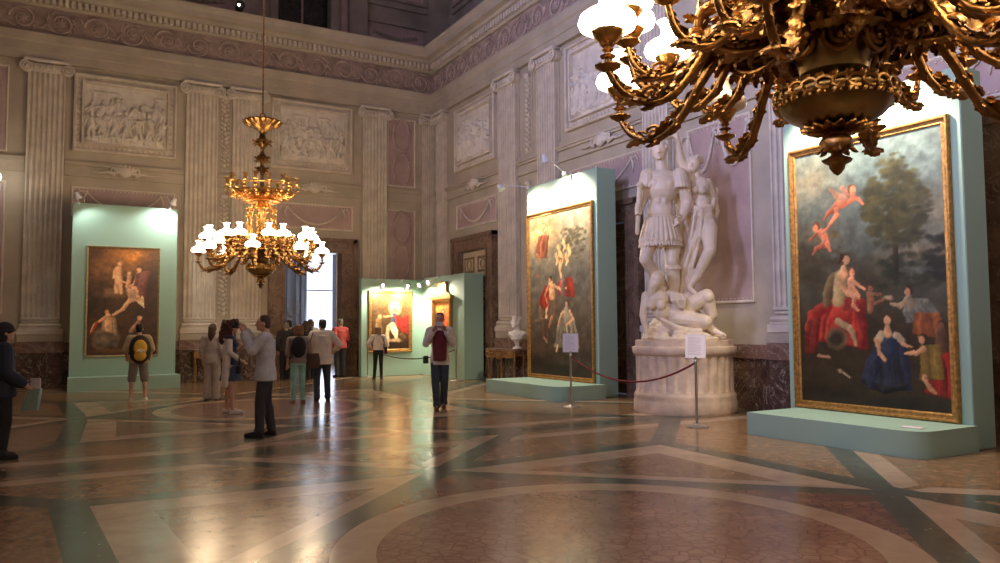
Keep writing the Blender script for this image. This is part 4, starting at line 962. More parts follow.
for sd in (-1, 1): m.ball(bh(sd*.097, 0, .0), (.016, .028, .038)); m.ball((sd*.17, 0, .34), (.07, .10, .07)); m.cap((sd*.17, -.07, .38), (-sd*.05, -.13, .22), .03, .02)
for q in range(30): a = rng.rand()*2*PI; m.ball(bh(.082*math.cos(a), .015+.10*math.sin(a), .06+.075*rng.rand()), .028, 8)
m.blob('head_and_shoulders', MAT['bust'], bu, .009, 2)
MB().lathe([(.10, 0), (.11, .015), (.10, .04), (.055, .06), (.045, .10), (.065, .13), (.06, .15)], 20).build('socle', MAT['bust'], bu, True)

# ================================================================== MARBLE STATUE
STX, STY = -1.205, -12.935
pd = thing('fluted_pedestal', 'round fluted marble pedestal carrying the statue group', 'pedestal', (STX, STY, 0))
def flt(a, z): return 1-.035*max(0, math.cos(a*28))**.7 if .37 < z < .98 else 1
MB().lathe([(.87, 0), (.885, .03), (.885, .20), (.87, .24), (.88, .28), (.86, .33), (.84, .36), (.84, .37)], 64).build('base_drum', MAT['pedestal'], pd, 40)
MB().lathe([(.84, .37), (.835, .40), (.835, .95), (.84, .98)], 224, rfun=flt).build('fluted_drum', MAT['pedestal'], pd, 60)
MB().lathe([(.84, .98), (.87, 1.0), (.89, 1.03), (.90, 1.11), (.89, 1.13), (.84, 1.14), (.84, 1.24), (.82, 1.245)], 64).build('capstone', MAT['pedestal'], pd, 40)
sa = math.atan2(STY-CY, STX-CX)-PI/2
st = thing('marble_statue_group', 'white marble warrior crowned by winged figure above a reclining woman', 'statue', (STX, STY, 1.245), sa)
def SP(px, py, w=0.): return Vector(((px-684)*.01773, w, 1.5+(328-py)*.01773-1.245))
st.scale = (.94, .97, 1)
wm = MB()
def wc(pts, rad): wm.chain([SP(*q) for q in pts], rad, 14)
def wb(q, r, rot=None): wm.ball(SP(*q), r, 18, rot)
wb((665, 189, -.02), (.31, .215, .31)); wb((664, 178, -.02), (.27, .17, .14)); wb((663, 213, -.02), (.235, .175, .28)); wb((662, 230, -.02), (.27, .2, .2))
for sd in (-1, 1): wb((665+sd*7, 186, -.14), (.12, .08, .10)); wb((664+sd*3, 204, -.14), (.06, .05, .08))
wc([(665, 171, -.02), (664, 163, -.04)], [.12, .10])
wb((663, 152, -.04), (.145, .17, .195)); wb((662.5, 157.5, -.10), (.09, .09, .10)); wc([(662.5, 151, -.19), (662.3, 154.5, -.22)], [.018, .03]); wb((662.5, 148.7, -.17), (.09, .03, .02)); wb((662.4, 157.6, -.185), (.035, .02, .012)); wb((662.4, 160.5, -.17), (.045, .035, .03))
for sd in (-1, 1): wb((663+sd*6.9, 153, -.02), (.02, .035, .05)); wb((662.6+sd*2.4, 150.6, -.175), (.026, .014, .012))
for q in range(60):
    a = rng.rand()*2*PI; b = rng.rand()*.9; x = .145*math.cos(a)*math.cos(b); y = .165*math.sin(a)*math.cos(b); z = .10+.11*math.sin(b)
    if y < -.10 and z < .15: continue
    wm.ball(SP(663, 152, -.03)+Vector((x, y, z-.06)), .034, 8)
wc([(649, 178, -.02), (644, 201, -.06), (641, 213, -.24)], [.135, .105, .065]); wb((640.6, 213.5, -.27), (.06, .07, .055))
for k in range(4): z = 210.5+k*2.2; wm.chain([SP(643.4, z, -.31), SP(640, z, -.37), SP(637.4, z+.3, -.32), SP(638.4, z+.4, -.26)], [.022]*4, 8)
wm.chain([SP(642, 211, -.25), SP(638.6, 208.5, -.27), SP(637.5, 210.2, -.32)], [.025, .022, .02], 8)
wc([(684.5, 179, -.02), (691, 205, .05), (685, 222, -.10)], [.14, .115, .07]); wb((683, 224, -.14), (.06, .06, .05))
for k in range(4): wm.chain([SP(683, 222+k*1.6, -.18), SP(680, 222.5+k*1.9, -.24), SP(677.5, 223.5+k*2, -.23)], [.022, .02, .017], 8)
wm.chain([SP(684, 222, -.14), SP(682.5, 218.5, -.2), SP(680, 217.5, -.24)], [.024, .022, .018], 8)
for cx, cy in ((650, 176), (684, 177)):
    wb((cx, cy, -.02), (.15, .17, .13))
    for k in range(9):
        a = -PI*.95+PI*.9*k/8; d = Vector((.13*math.cos(a), .15*math.sin(a), 0)); wm.cap(SP(cx, cy+3, -.02)+d, SP(cx+(1 if cx > 670 else -1)*1.2, cy+13, -.02)+d*1.15, .034, .03, 8)
# kilt of leather strips
wm.loft([(SP(662, 0)[0], -.02, SP(0, 247)[2], .38, .31), (SP(662, 0)[0], -.02, SP(0, 236)[2], .34, .27), (SP(662, 0)[0], -.02, SP(0, 222)[2], .25, .19)], 28)
for k in range(26):
    a = 2*PI*k/26; c = SP(662, 221, -.02); e = SP(662, 243, -.02); wm.cap(c+Vector((.26*math.cos(a), .2*math.sin(a), 0)), e+Vector((.38*math.cos(a), .315*math.sin(a), 0)), .034, .04, 8)
for k in range(44):
    a = 2*PI*k/44; e = SP(662, 243, -.02); wm.cap(e+Vector((.37*math.cos(a), .31*math.sin(a), 0)), e+Vector((.405*math.cos(a), .335*math.sin(a), -.11)), .024, .02, 6)
wc([(652, 242, -.04), (646, 262, -.22), (660, 281, .0), (667, 290, .12)], [.165, .115, .105, .06]); wb((646, 263, -.25), (.10, .08, .10)); wc([(667, 290, .12), (664, 296, -.02)], [.06, .05])
wc([(675, 242, -.02), (674, 264, -.10), (675.5, 284, -.02), (676, 299, -.02)], [.175, .115, .12, .07]); wb((674, 265, -.17), (.09, .06, .10)); wc([(676, 300, 0), (672, 305, -.20)], [.07, .045])
for yy in (270, 272): wm.tube([tuple(SP(675, yy, -.06)+Vector((.13*math.cos(a), .13*math.sin(a), 0))) for a in np.linspace(0, 2*PI, 17)], .022, 6)
for k in range(5): wm.cap(SP(670.5, 305+k*.2, -.22)+Vector((-.05+.03*k, 0, 0)), SP(670.5, 306, -.28)+Vector((-.05+.03*k, 0, 0)), .018, .014, 6)
wm.blob('warrior', MAT['statue'], st, .012, 1)
m = MB(); m.chain([SP(642, 189, -.30), SP(638.5, 236, -.27)], [.05, .042], 14); m.ball(SP(642, 188, -.30), (.07, .07, .05)); m.ball(SP(640, 208, -.29), .06); m.blob('baton', MAT['statue'], st, .012, 2)
m = MB(); cpts = []
for k in range(18):                                  # cloak behind the warrior
    x = 668+k*1.5; m.chain([SP(676+k*.5, 184, .16), SP(x*.4+.6*690, 215, .2+.05*math.sin(k*1.7)), SP(672+k*1.4, 262, .2+.05*math.sin(k*2.1)), SP(678+k*1.0, 300, .12)], [.04, .045, .045, .035], 8)
m.blob('cloak', MAT['statue'], st, .0145, 1)
wm = MB()                                            # winged figure holding a wreath
wb((699, 165, .14), (.115, .135, .155)); wb((698, 169.5, .08), (.08, .08, .08)); wc([(696.3, 166, .01), (696, 168, 0)], [.015, .022]); wb((702, 160, .22), (.12, .12, .10)); wb((706, 161, .24), (.07, .07, .07))
for q in range(26): a = rng.rand()*2*PI; wm.ball(SP(700, 160.5, .17)+Vector((.11*math.cos(a), .12*math.sin(a), .05*rng.rand())), .03, 8)
wc([(701, 173, .16), (702, 180, .18)], [.065, .075]); wb((704, 189, .18), (.20, .15, .20)); wb((706, 207, .18), (.165, .14, .22)); wb((708, 224, .18), (.215, .18, .22)); wb((699.5, 192, .05), (.08, .07, .075)); wb((707, 193, .05), (.08, .07, .075))
wc([(694.5, 182, .18), (685, 160, .14), (681, 138, .08), (676.5, 118, .02)], [.085, .085, .062, .045]); wc([(680, 137, .07), (672, 135.5, .02)], [.04, .03])
wc([(713, 184, .2), (719, 200, .28), (714, 216, .12)], [.08, .062, .045]); wb((713, 218, .09), (.045, .04, .055))
wc([(712.5, 230, .12), (713, 254, -.10), (700, 278, -.02), (691, 290, -.04)], [.165, .115, .09, .055]); wc([(691, 291, -.02), (698, 298, -.20)], [.055, .04]); wb((713, 254, -.14), (.09, .07, .09))
wc([(704, 230, .22), (700, 256, .16), (694, 275, .26), (686, 291, .2)], [.16, .11, .09, .055]); wc([(686, 292, .2), (680, 298, .05)], [.05, .04])
for k in range(20): wm.chain([SP(697+k*.5, 214, .10+.1*math.sin(k)), SP(692+k*.6, 240, .10+.12*math.sin(k*1.3)), SP(681+k*.7, 270, .12+.12*math.sin(k*1.9)), SP(677+k*1., 297, .14+.08*math.sin(k))], [.035, .045, .04, .03], 8)
for k in range(6): wm.chain([SP(696, 208+k*1.5, .06), SP(704, 212+k*1.4, .0), SP(715, 209+k*1.8, .1)], [.026]*3, 8)
wm.blob('winged_figure', MAT['statue'], st, .0125, 1)
m = MB(); 
for k in range(5): m.chain([SP(711+k*.6, 186+k*4, .28), SP(719+k*.7, 196+k*4, .36), SP(722.5-k*.8, 190+k*9, .38), SP(719-k*1, 212+k*5, .36)], [.06, .06, .045, .02], 8)
m.blob('wing', MAT['statue'], st, .015, 1)
m = MB(); m.tube([tuple(SP(666, 139.5, -.02)+Vector((.15*math.cos(a), .15*math.sin(a), .04*math.sin(a)))) for a in np.linspace(0, 2*PI, 21)], .022, 6)
for k in range(26): a = 2*PI*k/26; m.cap(SP(666, 139.5, -.02)+Vector((.15*math.cos(a), .15*math.sin(a), .04*math.sin(a))), SP(666, 138.5, -.02)+Vector((.185*math.cos(a+.2), .185*math.sin(a+.2), .04*math.sin(a)+.03)), .02, .01, 6)
m.blob('laurel_wreath', MAT['statue'], st, .01, 1)
wm = MB()                                            # reclining woman
wb((659, 283, -.38), (.13, .15, .15)); wb((657, 287, -.46), (.09, .09, .09)); wc([(660, 291, -.36), (661, 298, -.32)], [.075, .085])
for k in range(16): wm.chain([SP(662+(k % 4), 276+k*.2, -.40+.03*(k % 5)), SP(653+(k % 5)*1.2, 284+k*.4, -.50+.03*(k % 3)), SP(650+(k % 6)*1.3, 296+k*.3, -.46)], [.045, .038, .02], 8)
wb((658, 303, -.32), (.24, .19, .18)); wb((664, 314, -.30), (.21, .18, .18)); wb((678, 317, -.26), (.26, .21, .20)); wb((652.5, 308, -.46), (.085, .075, .085)); wb((662, 309, -.47), (.085, .075, .085))
wc([(647, 299, -.34), (643.5, 318, -.42), (646.5, 335, -.50)], [.09, .072, .048]); wb((648, 338, -.53), (.055, .065, .03))
for k in range(5): wm.chain([SP(646.5+k*1.1, 338, -.56), SP(646+k*1.4, 339, -.63)], [.02, .015], 8)
wc([(670, 298, -.28), (678, 303, -.30)], [.08, .08]); wc([(679, 316, -.22), (708, 300.5, -.34), (713, 318, -.26), (706, 331, -.22)], [.19, .135, .105, .06])
wc([(680, 322, -.32), (706, 325, -.50), (694, 335, -.36)], [.18, .125, .08]); wc([(706, 326, -.48), (713, 333, -.42), (722, 337, -.5)], [.11, .06, .04]); wb((709, 301, -.40), (.12, .1, .11))
for k in range(5): wm.cap(SP(721+k*.6, 335.5+k*.6, -.50), SP(724+k*.4, 336.5+k*.5, -.54), .018, .014, 6)
for k in range(14): wm.chain([SP(662+k*.3, 322+k*.5, -.5+.01*k), SP(680, 330+k*.45, -.56+.03*math.sin(k*2)), SP(700+k*.8, 334+k*.35, -.54+.03*math.sin(k*3))], [.032, .036, .026], 8)
for k in range(9): wm.chain([SP(674+k*1.2, 296+k*.4, -.46), SP(673+k*1.7, 304, -.5+.03*math.sin(k*2)), SP(680+k*.7, 311, -.49)], [.028, .032, .022], 8)
wm.blob('reclining_woman', MAT['statue'], st, .012, 1)
m = MB()                                             # rocky ground under the figures
for q in ((676, 332, -.12, .40, .34, .20), (664, 330, .1, .3, .3, .21), (690, 326, .05, .34, .30, .27), (676, 315, .12, .22, .22, .38), (690, 304, .1, .2, .2, .2), (708, 335, -.1, .25, .3, .12), (655, 336, -.1, .25, .3, .1)): m.ball(SP(*q[:3]), q[3:], 10)
m.box(-.18, .02, -.72, -.40, 0, .17, .02); m.box(.06, .34, -.66, -.3, 0, .2, .02); m.box(-.42, -.26, -.55, -.3, 0, .14, .02); m.lathe([(.78, 0), (.79, .03), (.76, .06)], 40)
m.blob('rock_ground', MAT['statue'], st, .022, 1)

# ================================================================== CHANDELIERS
def acanthus(mb, base, direc, side, L, W, curl=.6, n=9):
    """thick curled leaf: base point, growth direction, side vector"""
    base = Vector(base); d = Vector(direc).normalized(); sd = Vector(side).normalized(); up = d.cross(sd)*-1
    rows = []
    for i in range(n+1):
        t = i/n; a = curl*t*t*2.2; c = base+d*L*(t-.25*curl*t*t*t)+up*L*curl*.55*t*t
        w = W*(math.sin(PI*min(1, t*.92+.08))**.7)*(1 if i % 2 else .68); rows.append((c, w, up))
    vs = []; fs = []
    for side_ in (0, 1):
        for c, w, u in rows:
            for q in (-1, -.5, 0, .5, 1):
                vs.append(tuple(c+sd*w*q+u*(abs(q)*w*.35-(.012 if side_ else 0)-(.006 if q == 0 else 0))))
    k = 5*(n+1)
    for i in range(n):
        for q in range(4):
            a = i*5+q; fs.append((a, a+1, a+6, a+5)); fs.append((k+a+5, k+a+6, k+a+1, k+a))
        fs.append((i*5, i*5+5, k+i*5+5, k+i*5)); fs.append((i*5+4, k+i*5+4, k+i*5+9, i*5+9))
    fs.append((0, k, k+1, 1)); mb.add(vs, fs)
def arm_part(name, prof, z_pan, r_pan, chand, az, thick, lit, leafy=1.):
    """one branch: S-curved arm, drip pans, cup and glass shade; built in the radial plane then turned"""
    g = MB(); P = bez([(r, 0, z) for r, z in prof], 36); n = len(P)
    g.tube(P, [thick*(1.25-.7*(i/n)) for i in range(n)], 10)
    for i in range(2, n-3, 2):                       # leaves along the arm
        if i/n < .1: continue
        tan = (P[i+1]-P[i-1]).normalized(); nrm = Vector((0, 1, 0)).cross(tan)
        s_ = 1 if i % 4 else -1; L = (.085 if i/n < .75 else .05)*leafy
        if nrm.z < 0: nrm = -nrm
        acanthus(g, P[i]+nrm*thick*.3, tan*.6+nrm*(.9 if i % 4 else .5), (0, 1, 0), L, L*.33, .9, 6)
        if i % 4 == 0: acanthus(g, P[i], tan*.8-nrm*.4, (0, 1, 0), L*.8, L*.32, -.7, 6)
    m0 = min(range(n), key=lambda i: P[i].z)
    for dx in (-1, 1): acanthus(g, P[m0]+Vector((0, 0, .0)), Vector((dx, 0, .35)), (0, 1, 0), .14*leafy, .05*leafy, .8, 8)
    for k in range(14):                              # scroll curl under the branch
        pass
    g.tube([P[m0]+Vector((-.02+.06*(1-k/18)*math.cos(k*.6), 0, .05+.05*(1-k/18)*math.sin(k*.6))) for k in range(19)], .011, 6)
    arm = g.build(name, MAT['gold_dark'] if thick > .02 else MAT['gold'], chand, 50); arm.rotation_euler = (0, 0, az)
    T = Matrix.Translation((r_pan, 0, z_pan))
    p = MB(); p.lathe([(.012, -.03), (.03, -.025), (.055, -.01), (.075, .004), (.074, .012), (.03, .016), (.022, .03), (.02, .05), (.04, .055), (.045, .065), (.02, .075), (.016, .09)], 20, T, rfun=lambda a, z: 1+.04*math.cos(a*10))
    p.build('drip_pan', MAT['gold_dark'], arm, 50)
    c = MB(); c.lathe([(.018, .085), (.035, .10), (.022, .115), (.03, .13), (.060, .155), (.085, .19), (.093, .208), (.085, .205), (.05, .17)], 20, T, rfun=lambda a, z: 1+.06*math.cos(a*8))
    for k in range(8):
        a = k*PI/4; acanthus(c, T@Vector((.03*math.cos(a), .03*math.sin(a), .12)), (.5*math.cos(a), .5*math.sin(a), 1), (-math.sin(a), math.cos(a), 0), .085, .022, -.4, 6)
    c.tube([T@Vector((.103*math.cos(a), .103*math.sin(a), .215)) for a in np.linspace(0, 2*PI, 25)], .004, 5)
    c.build('lamp_cup', MAT['gold'], arm, 50)
    s = MB(); s.lathe([(.06, .205), (.12, .208), (.155, .225), (.168, .255), (.155, .295), (.115, .325), (.07, .345), (.048, .37), (.045, .41), (.055, .445), (.075, .468), (.070, .468), (.05, .445), (.039, .41), (.042, .37), (.065, .338), (.11, .318), (.148, .29), (.158, .255), (.147, .232), (.115, .216), (.06, .213)], 28, T, cap=False)
    s.lathe([(.035, .20), (.045, .25), (.03, .30), (.02, .32)], 12, T)
    s.build('glass_shade', MAT['shade_lit'] if lit else MAT['shade_unlit'], arm, True)
    return arm
def chandelier(phase, label):
    t = thing('chandelier', label, 'chandelier', (0, 0, 2.38), 0, 'gilt chandeliers hanging over the hall')
    G, GD, GS = MAT['gold'], MAT['gold_dark'], MAT['gold_smooth']
    # finial and lower bowl
    f = MB(); f.lathe([(.003, 0), (.02, .012), (.04, .04), (.045, .065), (.075, .08), (.085, .095), (.05, .11), (.03, .125), (.035, .14), (.085, .16), (.095, .20), (.075, .235), (.045, .25), (.05, .262), (.10, .275), (.12, .30)], 28, rfun=lambda a, z: 1+.06*math.cos(a*8))
    for k in range(8):
        a = k*PI/4; v = Vector((math.cos(a), math.sin(a), 0)); acanthus(f, v*.05+Vector((0, 0, .255)), v*.9+Vector((0, 0, .35)), (-v.y, v.x, 0), .12, .04, .5); acanthus(f, v*.06+Vector((0, 0, .20)), v*.3+Vector((0, 0, -1)), (-v.y, v.x, 0), .07, .03, -.6, 6)
    f.build('finial', GD, t, 50)
    b = MB(); b.lathe([(.10, .285), (.19, .31), (.265, .355), (.315, .41), (.333, .45), (.34, .475), (.33, .50), (.29, .53), (.235, .555), (.21, .56), (.20, .575), (.19, .62)], 48)
    bowl = b.build('lower_bowl', GS, t, 40); q = MB()
    for k in range(26):
        a = 2*PI*k/26; v = Vector((math.cos(a), math.sin(a), 0)); s_ = Vector((-v.y, v.x, 0))
        q.tube([v*(.322+.02)+s_*(.045*math.cos(u))+Vector((0, 0, .475+.035*math.sin(u))) for u in np.linspace(0, 5.2, 11)], .011, 5)
        acanthus(q, v*.315+Vector((0, 0, .50)), s_*.8+Vector((0, 0, .3)), (v.x, v.y, .6), .09, .028, .5, 6); acanthus(q, v*.34+Vector((0, 0, .46)), -s_*.6+Vector((0, 0, -.8)), (s_.x, s_.y, 0), .07, .026, .5, 6)
        q.ball(v*.335+Vector((0, 0, .425)), .013, 6)
    for k in range(16):
        a = 2*PI*k/16; v = Vector((math.cos(a), math.sin(a), 0)); acanthus(q, v*.11+Vector((0, 0, .27)), v+Vector((0, 0, .25)), (-v.y, v.x, 0), .10, .03, .2, 6)
    q.build('rim_ornament', G, bowl, 50)
    n = MB(); n.lathe([(.19, .61), (.20, .66), (.225, .72), (.26, .77), (.32, .81), (.35, .83), (.34, .87), (.28, .90), (.22, .94), (.2, 1.0)], 40); nk = n.build('neck', GS, t, 40); v8 = MB()
    for k in range(8):                                # volutes around the neck
        a = 2*PI*k/8; v = Vector((math.cos(a), math.sin(a), 0)); s_ = Vector((-v.y, v.x, 0)); c = v*.27+Vector((0, 0, .755))
        pts = [c+s_*(.115*(1-j/36)*math.cos(j*.42))+Vector((0, 0, .115*(1-j/36)*math.sin(j*.42)))+v*(.02*j/34) for j in range(32)]; v8.tube(pts, [.019+.004*j/32 for j in range(32)], 6)
        v8.ball(c+v*.02, .03, 10)
    v8.build('volutes', GD, nk, 50)
    # broad acanthus skirt from which the arms spring
    k_ = MB()
    for ring, (r0, z0, L, W, cnt, el) in enumerate(((.26, .88, .34, .10, 12, .18), (.30, .88, .45, .10, 14, .02), (.42, .84, .30, .08, 18, -.05), (.28, .92, .46, .14, 14, .42), (.5, .90, .38, .12, 18, .1))):
        for k in range(cnt):
            a = 2*PI*(k+.5*ring)/cnt; v = Vector((math.cos(a), math.sin(a), 0)); acanthus(k_, v*r0+Vector((0, 0, z0)), v+Vector((0, 0, el)), (-v.y, v.x, 0), L, W, (.35, .25, -.3, .5, .6)[ring], 11)
    for k in range(16):                               # thick C-scrolls between the leaves
        a = 2*PI*(k+.5)/16; v = Vector((math.cos(a), math.sin(a), 0)); s_ = Vector((-v.y, v.x, 0)); rz_ = (.0, .10)[k % 2]
        def q_(r_, z_, o_=0): return v*r_+s_*o_+Vector((0, 0, z_+rz_+.05))
        sg = 1 if k % 2 else -1
        P = bez([q_(.28, .80), q_(.42, .74, .03*sg), q_(.60, .74, .07*sg), q_(.76, .84, .06*sg), q_(.78, .97, .0), q_(.68, 1.02, -.05*sg), q_(.60, .95, -.04*sg), q_(.64, .88, 0)], 36); n_ = len(P)
        k_.tube(P, [.040-.022*i/n_ for i in range(n_)], 8)
        for i in range(2, n_-4, 2):
            tan = (P[i+1]-P[i-1]).normalized(); nr_ = s_.cross(tan); nr_ = nr_ if nr_.z < 0 else -nr_
            acanthus(k_, P[i], tan*.7+nr_*.7, s_, .12, .045, .8, 6); acanthus(k_, P[i], tan*.7-nr_*.6+s_*.4*sg, s_, .10, .04, -.7, 6)
    k_.build('acanthus_skirt', GD, t, 50)
    # upper body: open cage of gilt scrolls
    u = MB(); u.lathe([(.12, .95), (.14, 1.05), (.07, 1.15), (.06, 1.6), (.10, 1.72), (.16, 1.80), (.10, 1.88), (.07, 2.05), (.10, 2.12)], 20); u.build('shaft', GD, t, 40)
    for k in range(12):
        a = 2*PI*k/12; v = Vector((math.cos(a), math.sin(a), 0)); s_ = Vector((-v.y, v.x, 0)); g = MB()
        g.tube(bez([v*.24+Vector((0, 0, .95)), v*.34+Vector((0, 0, 1.1)), v*.30+Vector((0, 0, 1.35)), v*.33+Vector((0, 0, 1.6)), v*.24+Vector((0, 0, 1.82)), v*.14+Vector((0, 0, 1.9))], 24), .014, 6)
        for j in range(9): acanthus(g, v*(.31)+Vector((0, 0, 1.06+.085*j)), v*.5+s_*(1 if j % 2 else -1)+Vector((0, 0, .3)), (0, 0, 1), .085, .028, .5, 5)
        for j in range(6): g.ball(v*.33+Vector((0, 0, 1.1+.12*j)), .02, 6)
        g.build('cage_scroll', G, t, 50)
    # crown ring with small candle arms
    cr = MB(); cr.lathe([(.18, 1.92), (.30, 1.98), (.34, 2.04), (.28, 2.08)], 32, rfun=lambda a, z: 1+.05*math.cos(a*12))
    for k in range(32):
        a = 2*PI*k/32; v = Vector((math.cos(a), math.sin(a), 0)); acanthus(cr, v*.25+Vector((0, 0, 2.0)), v+Vector((0, 0, .35)), (-v.y, v.x, 0), .28, .06, .3, 8)
    for r_, z_ in ((.55, 2.16), (.72, 2.28)): cr.tube([(r_*math.cos(a), r_*math.sin(a), z_) for a in np.linspace(0, 2*PI, 41)], .014, 6)
    for k in range(40):
        a = 2*PI*k/40; v = Vector((math.cos(a), math.sin(a), 0)); acanthus(cr, v*.42+Vector((0, 0, 2.08)), v+Vector((0, 0, .2+.25*(k % 2))), (-v.y, v.x, 0), .32, .06, .5, 8); acanthus(cr, v*.22+Vector((0, 0, 1.98)), v*.8+Vector((0, 0, -.5)), (-v.y, v.x, 0), .18, .05, -.6, 7)
    cr.build('crown_dish', G, t, 50)
    for k in range(16):
        a = 2*PI*k/16; rr = .80 if k % 2 else .68; g = MB()
        P = bez([(.25, 0, 2.02), (.45, 0, 2.10), (.62, 0, 2.04), (rr, 0, 2.14), (rr, 0, 2.28)], 20); g.tube(P, .016, 7)
        for j in range(3, len(P)-2, 3): acanthus(g, P[j], (.5, 0, .9), (0, 1, 0), .09, .03, .7, 5); acanthus(g, P[j], (.5, 0, -.7), (0, 1, 0), .07, .03, .7, 5)
        T = Matrix.Translation((rr, 0, 2.28)); g.lathe([(.02, 0), (.06, .02), (.07, .035), (.03, .045), (.028, .09), (.04, .11), (.045, .16), (.02, .165)], 12, T); g.lathe([(.075, .175), (.08, .185), (.05, .19)], 14, T)
        g.build('crown_arm', G, t, 50).rotation_euler = (0, 0, a)
    s = MB(); s.lathe([(.07, 2.1), (.11, 2.16), (.05, 2.25), (.035, 2.5), (.06, 2.58), (.10, 2.66), (.05, 2.72), (.04, 2.78), (.10, 2.86), (.12, 2.93), (.06, 3.0), (.04, 3.08), (.06, 3.15), (.16, 3.24), (.17, 3.30), (.08, 3.36), (.06, 3.45), (.12, 3.52), (.26, 3.60), (.40, 3.68), (.44, 3.72), (.42, 3.75), (.15, 3.72), (.05, 3.74), (.03, 3.82)], 32, rfun=lambda a, z: 1+.04*math.cos(a*12))
    for z, r_ in ((2.9, .1), (3.27, .14), (2.66, .08)):
        for k in range(8):
            a = 2*PI*k/8; v = Vector((math.cos(a), math.sin(a), 0)); acanthus(s, v*r_+Vector((0, 0, z)), v+Vector((0, 0, .6)), (-v.y, v.x, 0), .12, .04, .6, 6); acanthus(s, v*r_+Vector((0, 0, z)), v*.6+Vector((0, 0, -1)), (-v.y, v.x, 0), .11, .035, -.5, 6)
    for k in range(16): a = 2*PI*k/16; v = Vector((math.cos(a), math.sin(a), 0)); acanthus(s, v*.28+Vector((0, 0, 3.62)), v+Vector((0, 0, .3)), (-v.y, v.x, 0), .2, .06, -.4, 7)
    s.build('upper_stem', GD, t, 50)
    r_ = MB(); r_.tube([(.06*math.cos(a), 0, 3.86+.06*math.sin(a)) for a in np.linspace(0, 2*PI, 17)], .014, 6); r_.tube([(0, 0, 3.9), (0, 0, TOP-2.38-.12)], .016, 8)
    for k in range(0, 60): r_.ball((0, 0, 3.98+k*.16), .024, 6)
    r_.lathe([(.02, TOP-2.38-.4), (.1, TOP-2.38-.3), (.3, TOP-2.38-.05), (.3, TOP-2.38)], 20); r_.build('suspension_rod', GD, t, True)
    # arms: eight clusters of a low outer lamp between two raised lamps
    low = [(.30, .84), (.48, .93), (.66, .90), (.82, .72), (.97, .50), (1.14, .39), (1.32, .44), (1.41, .56)]
    high = [(.32, .90), (.50, 1.00), (.68, .92), (.84, .70), (1.04, .63), (1.17, .70), (1.22, .83)]
    for k in range(8):
        a = phase+2*PI*k/8
        arm_part('lamp_arm', low, .58, 1.41, t, a, .034, True, 1.5)
        for sd in (-1, 1): arm_part('lamp_arm', high, .85, 1.22, t, a+sd*R(15), .030, True, 1.35)
    return t
def chandelier_lights(x, y):
    for k in range(6):
        a = k*PI/3+.3; l = D.lights.new('lamp_glow', 'POINT'); l.energy = CHW; l.color = (1, .70, .40); l.shadow_soft_size = .16
        o = D.objects.new('lamp_glow', l); COL.objects.link(o); o.location = (x+1.22*math.cos(a), y+1.22*math.sin(a), 3.75)
CHW = 45
ch = chandelier(R(25.3), 'gilt chandelier lit in the distance before the back wall')
ch.location = (-6.95, -5.85, 2.36)
UNLIT = {}
for me in list(D.meshes):
    if me.name.startswith('glass_shade'): n_ = me.copy(); n_.materials[0] = MAT['shade_unlit']; UNLIT[me.name] = n_
c2 = copy_tree(ch); ch.scale = (.93, .93, 1); c2.location = (-6.76, -20.2, 2.38); c2.rotation_euler = (0, 0, R(0)); c2['label'] = 'huge near gilt chandelier cut off by the top of the picture'
for o in list(c2.children):                          # the lamps on its far right side are not lit
    if o.name.startswith('lamp_arm') and R(-12) < math.atan2(math.sin(o.rotation_euler[2]), math.cos(o.rotation_euler[2])) < R(92):
        for q in o.children:
            if q.name.startswith('glass_shade'): q.data = UNLIT[q.data.name]
chandelier_lights(-6.95, -5.85); chandelier_lights(-6.76, -20.2)

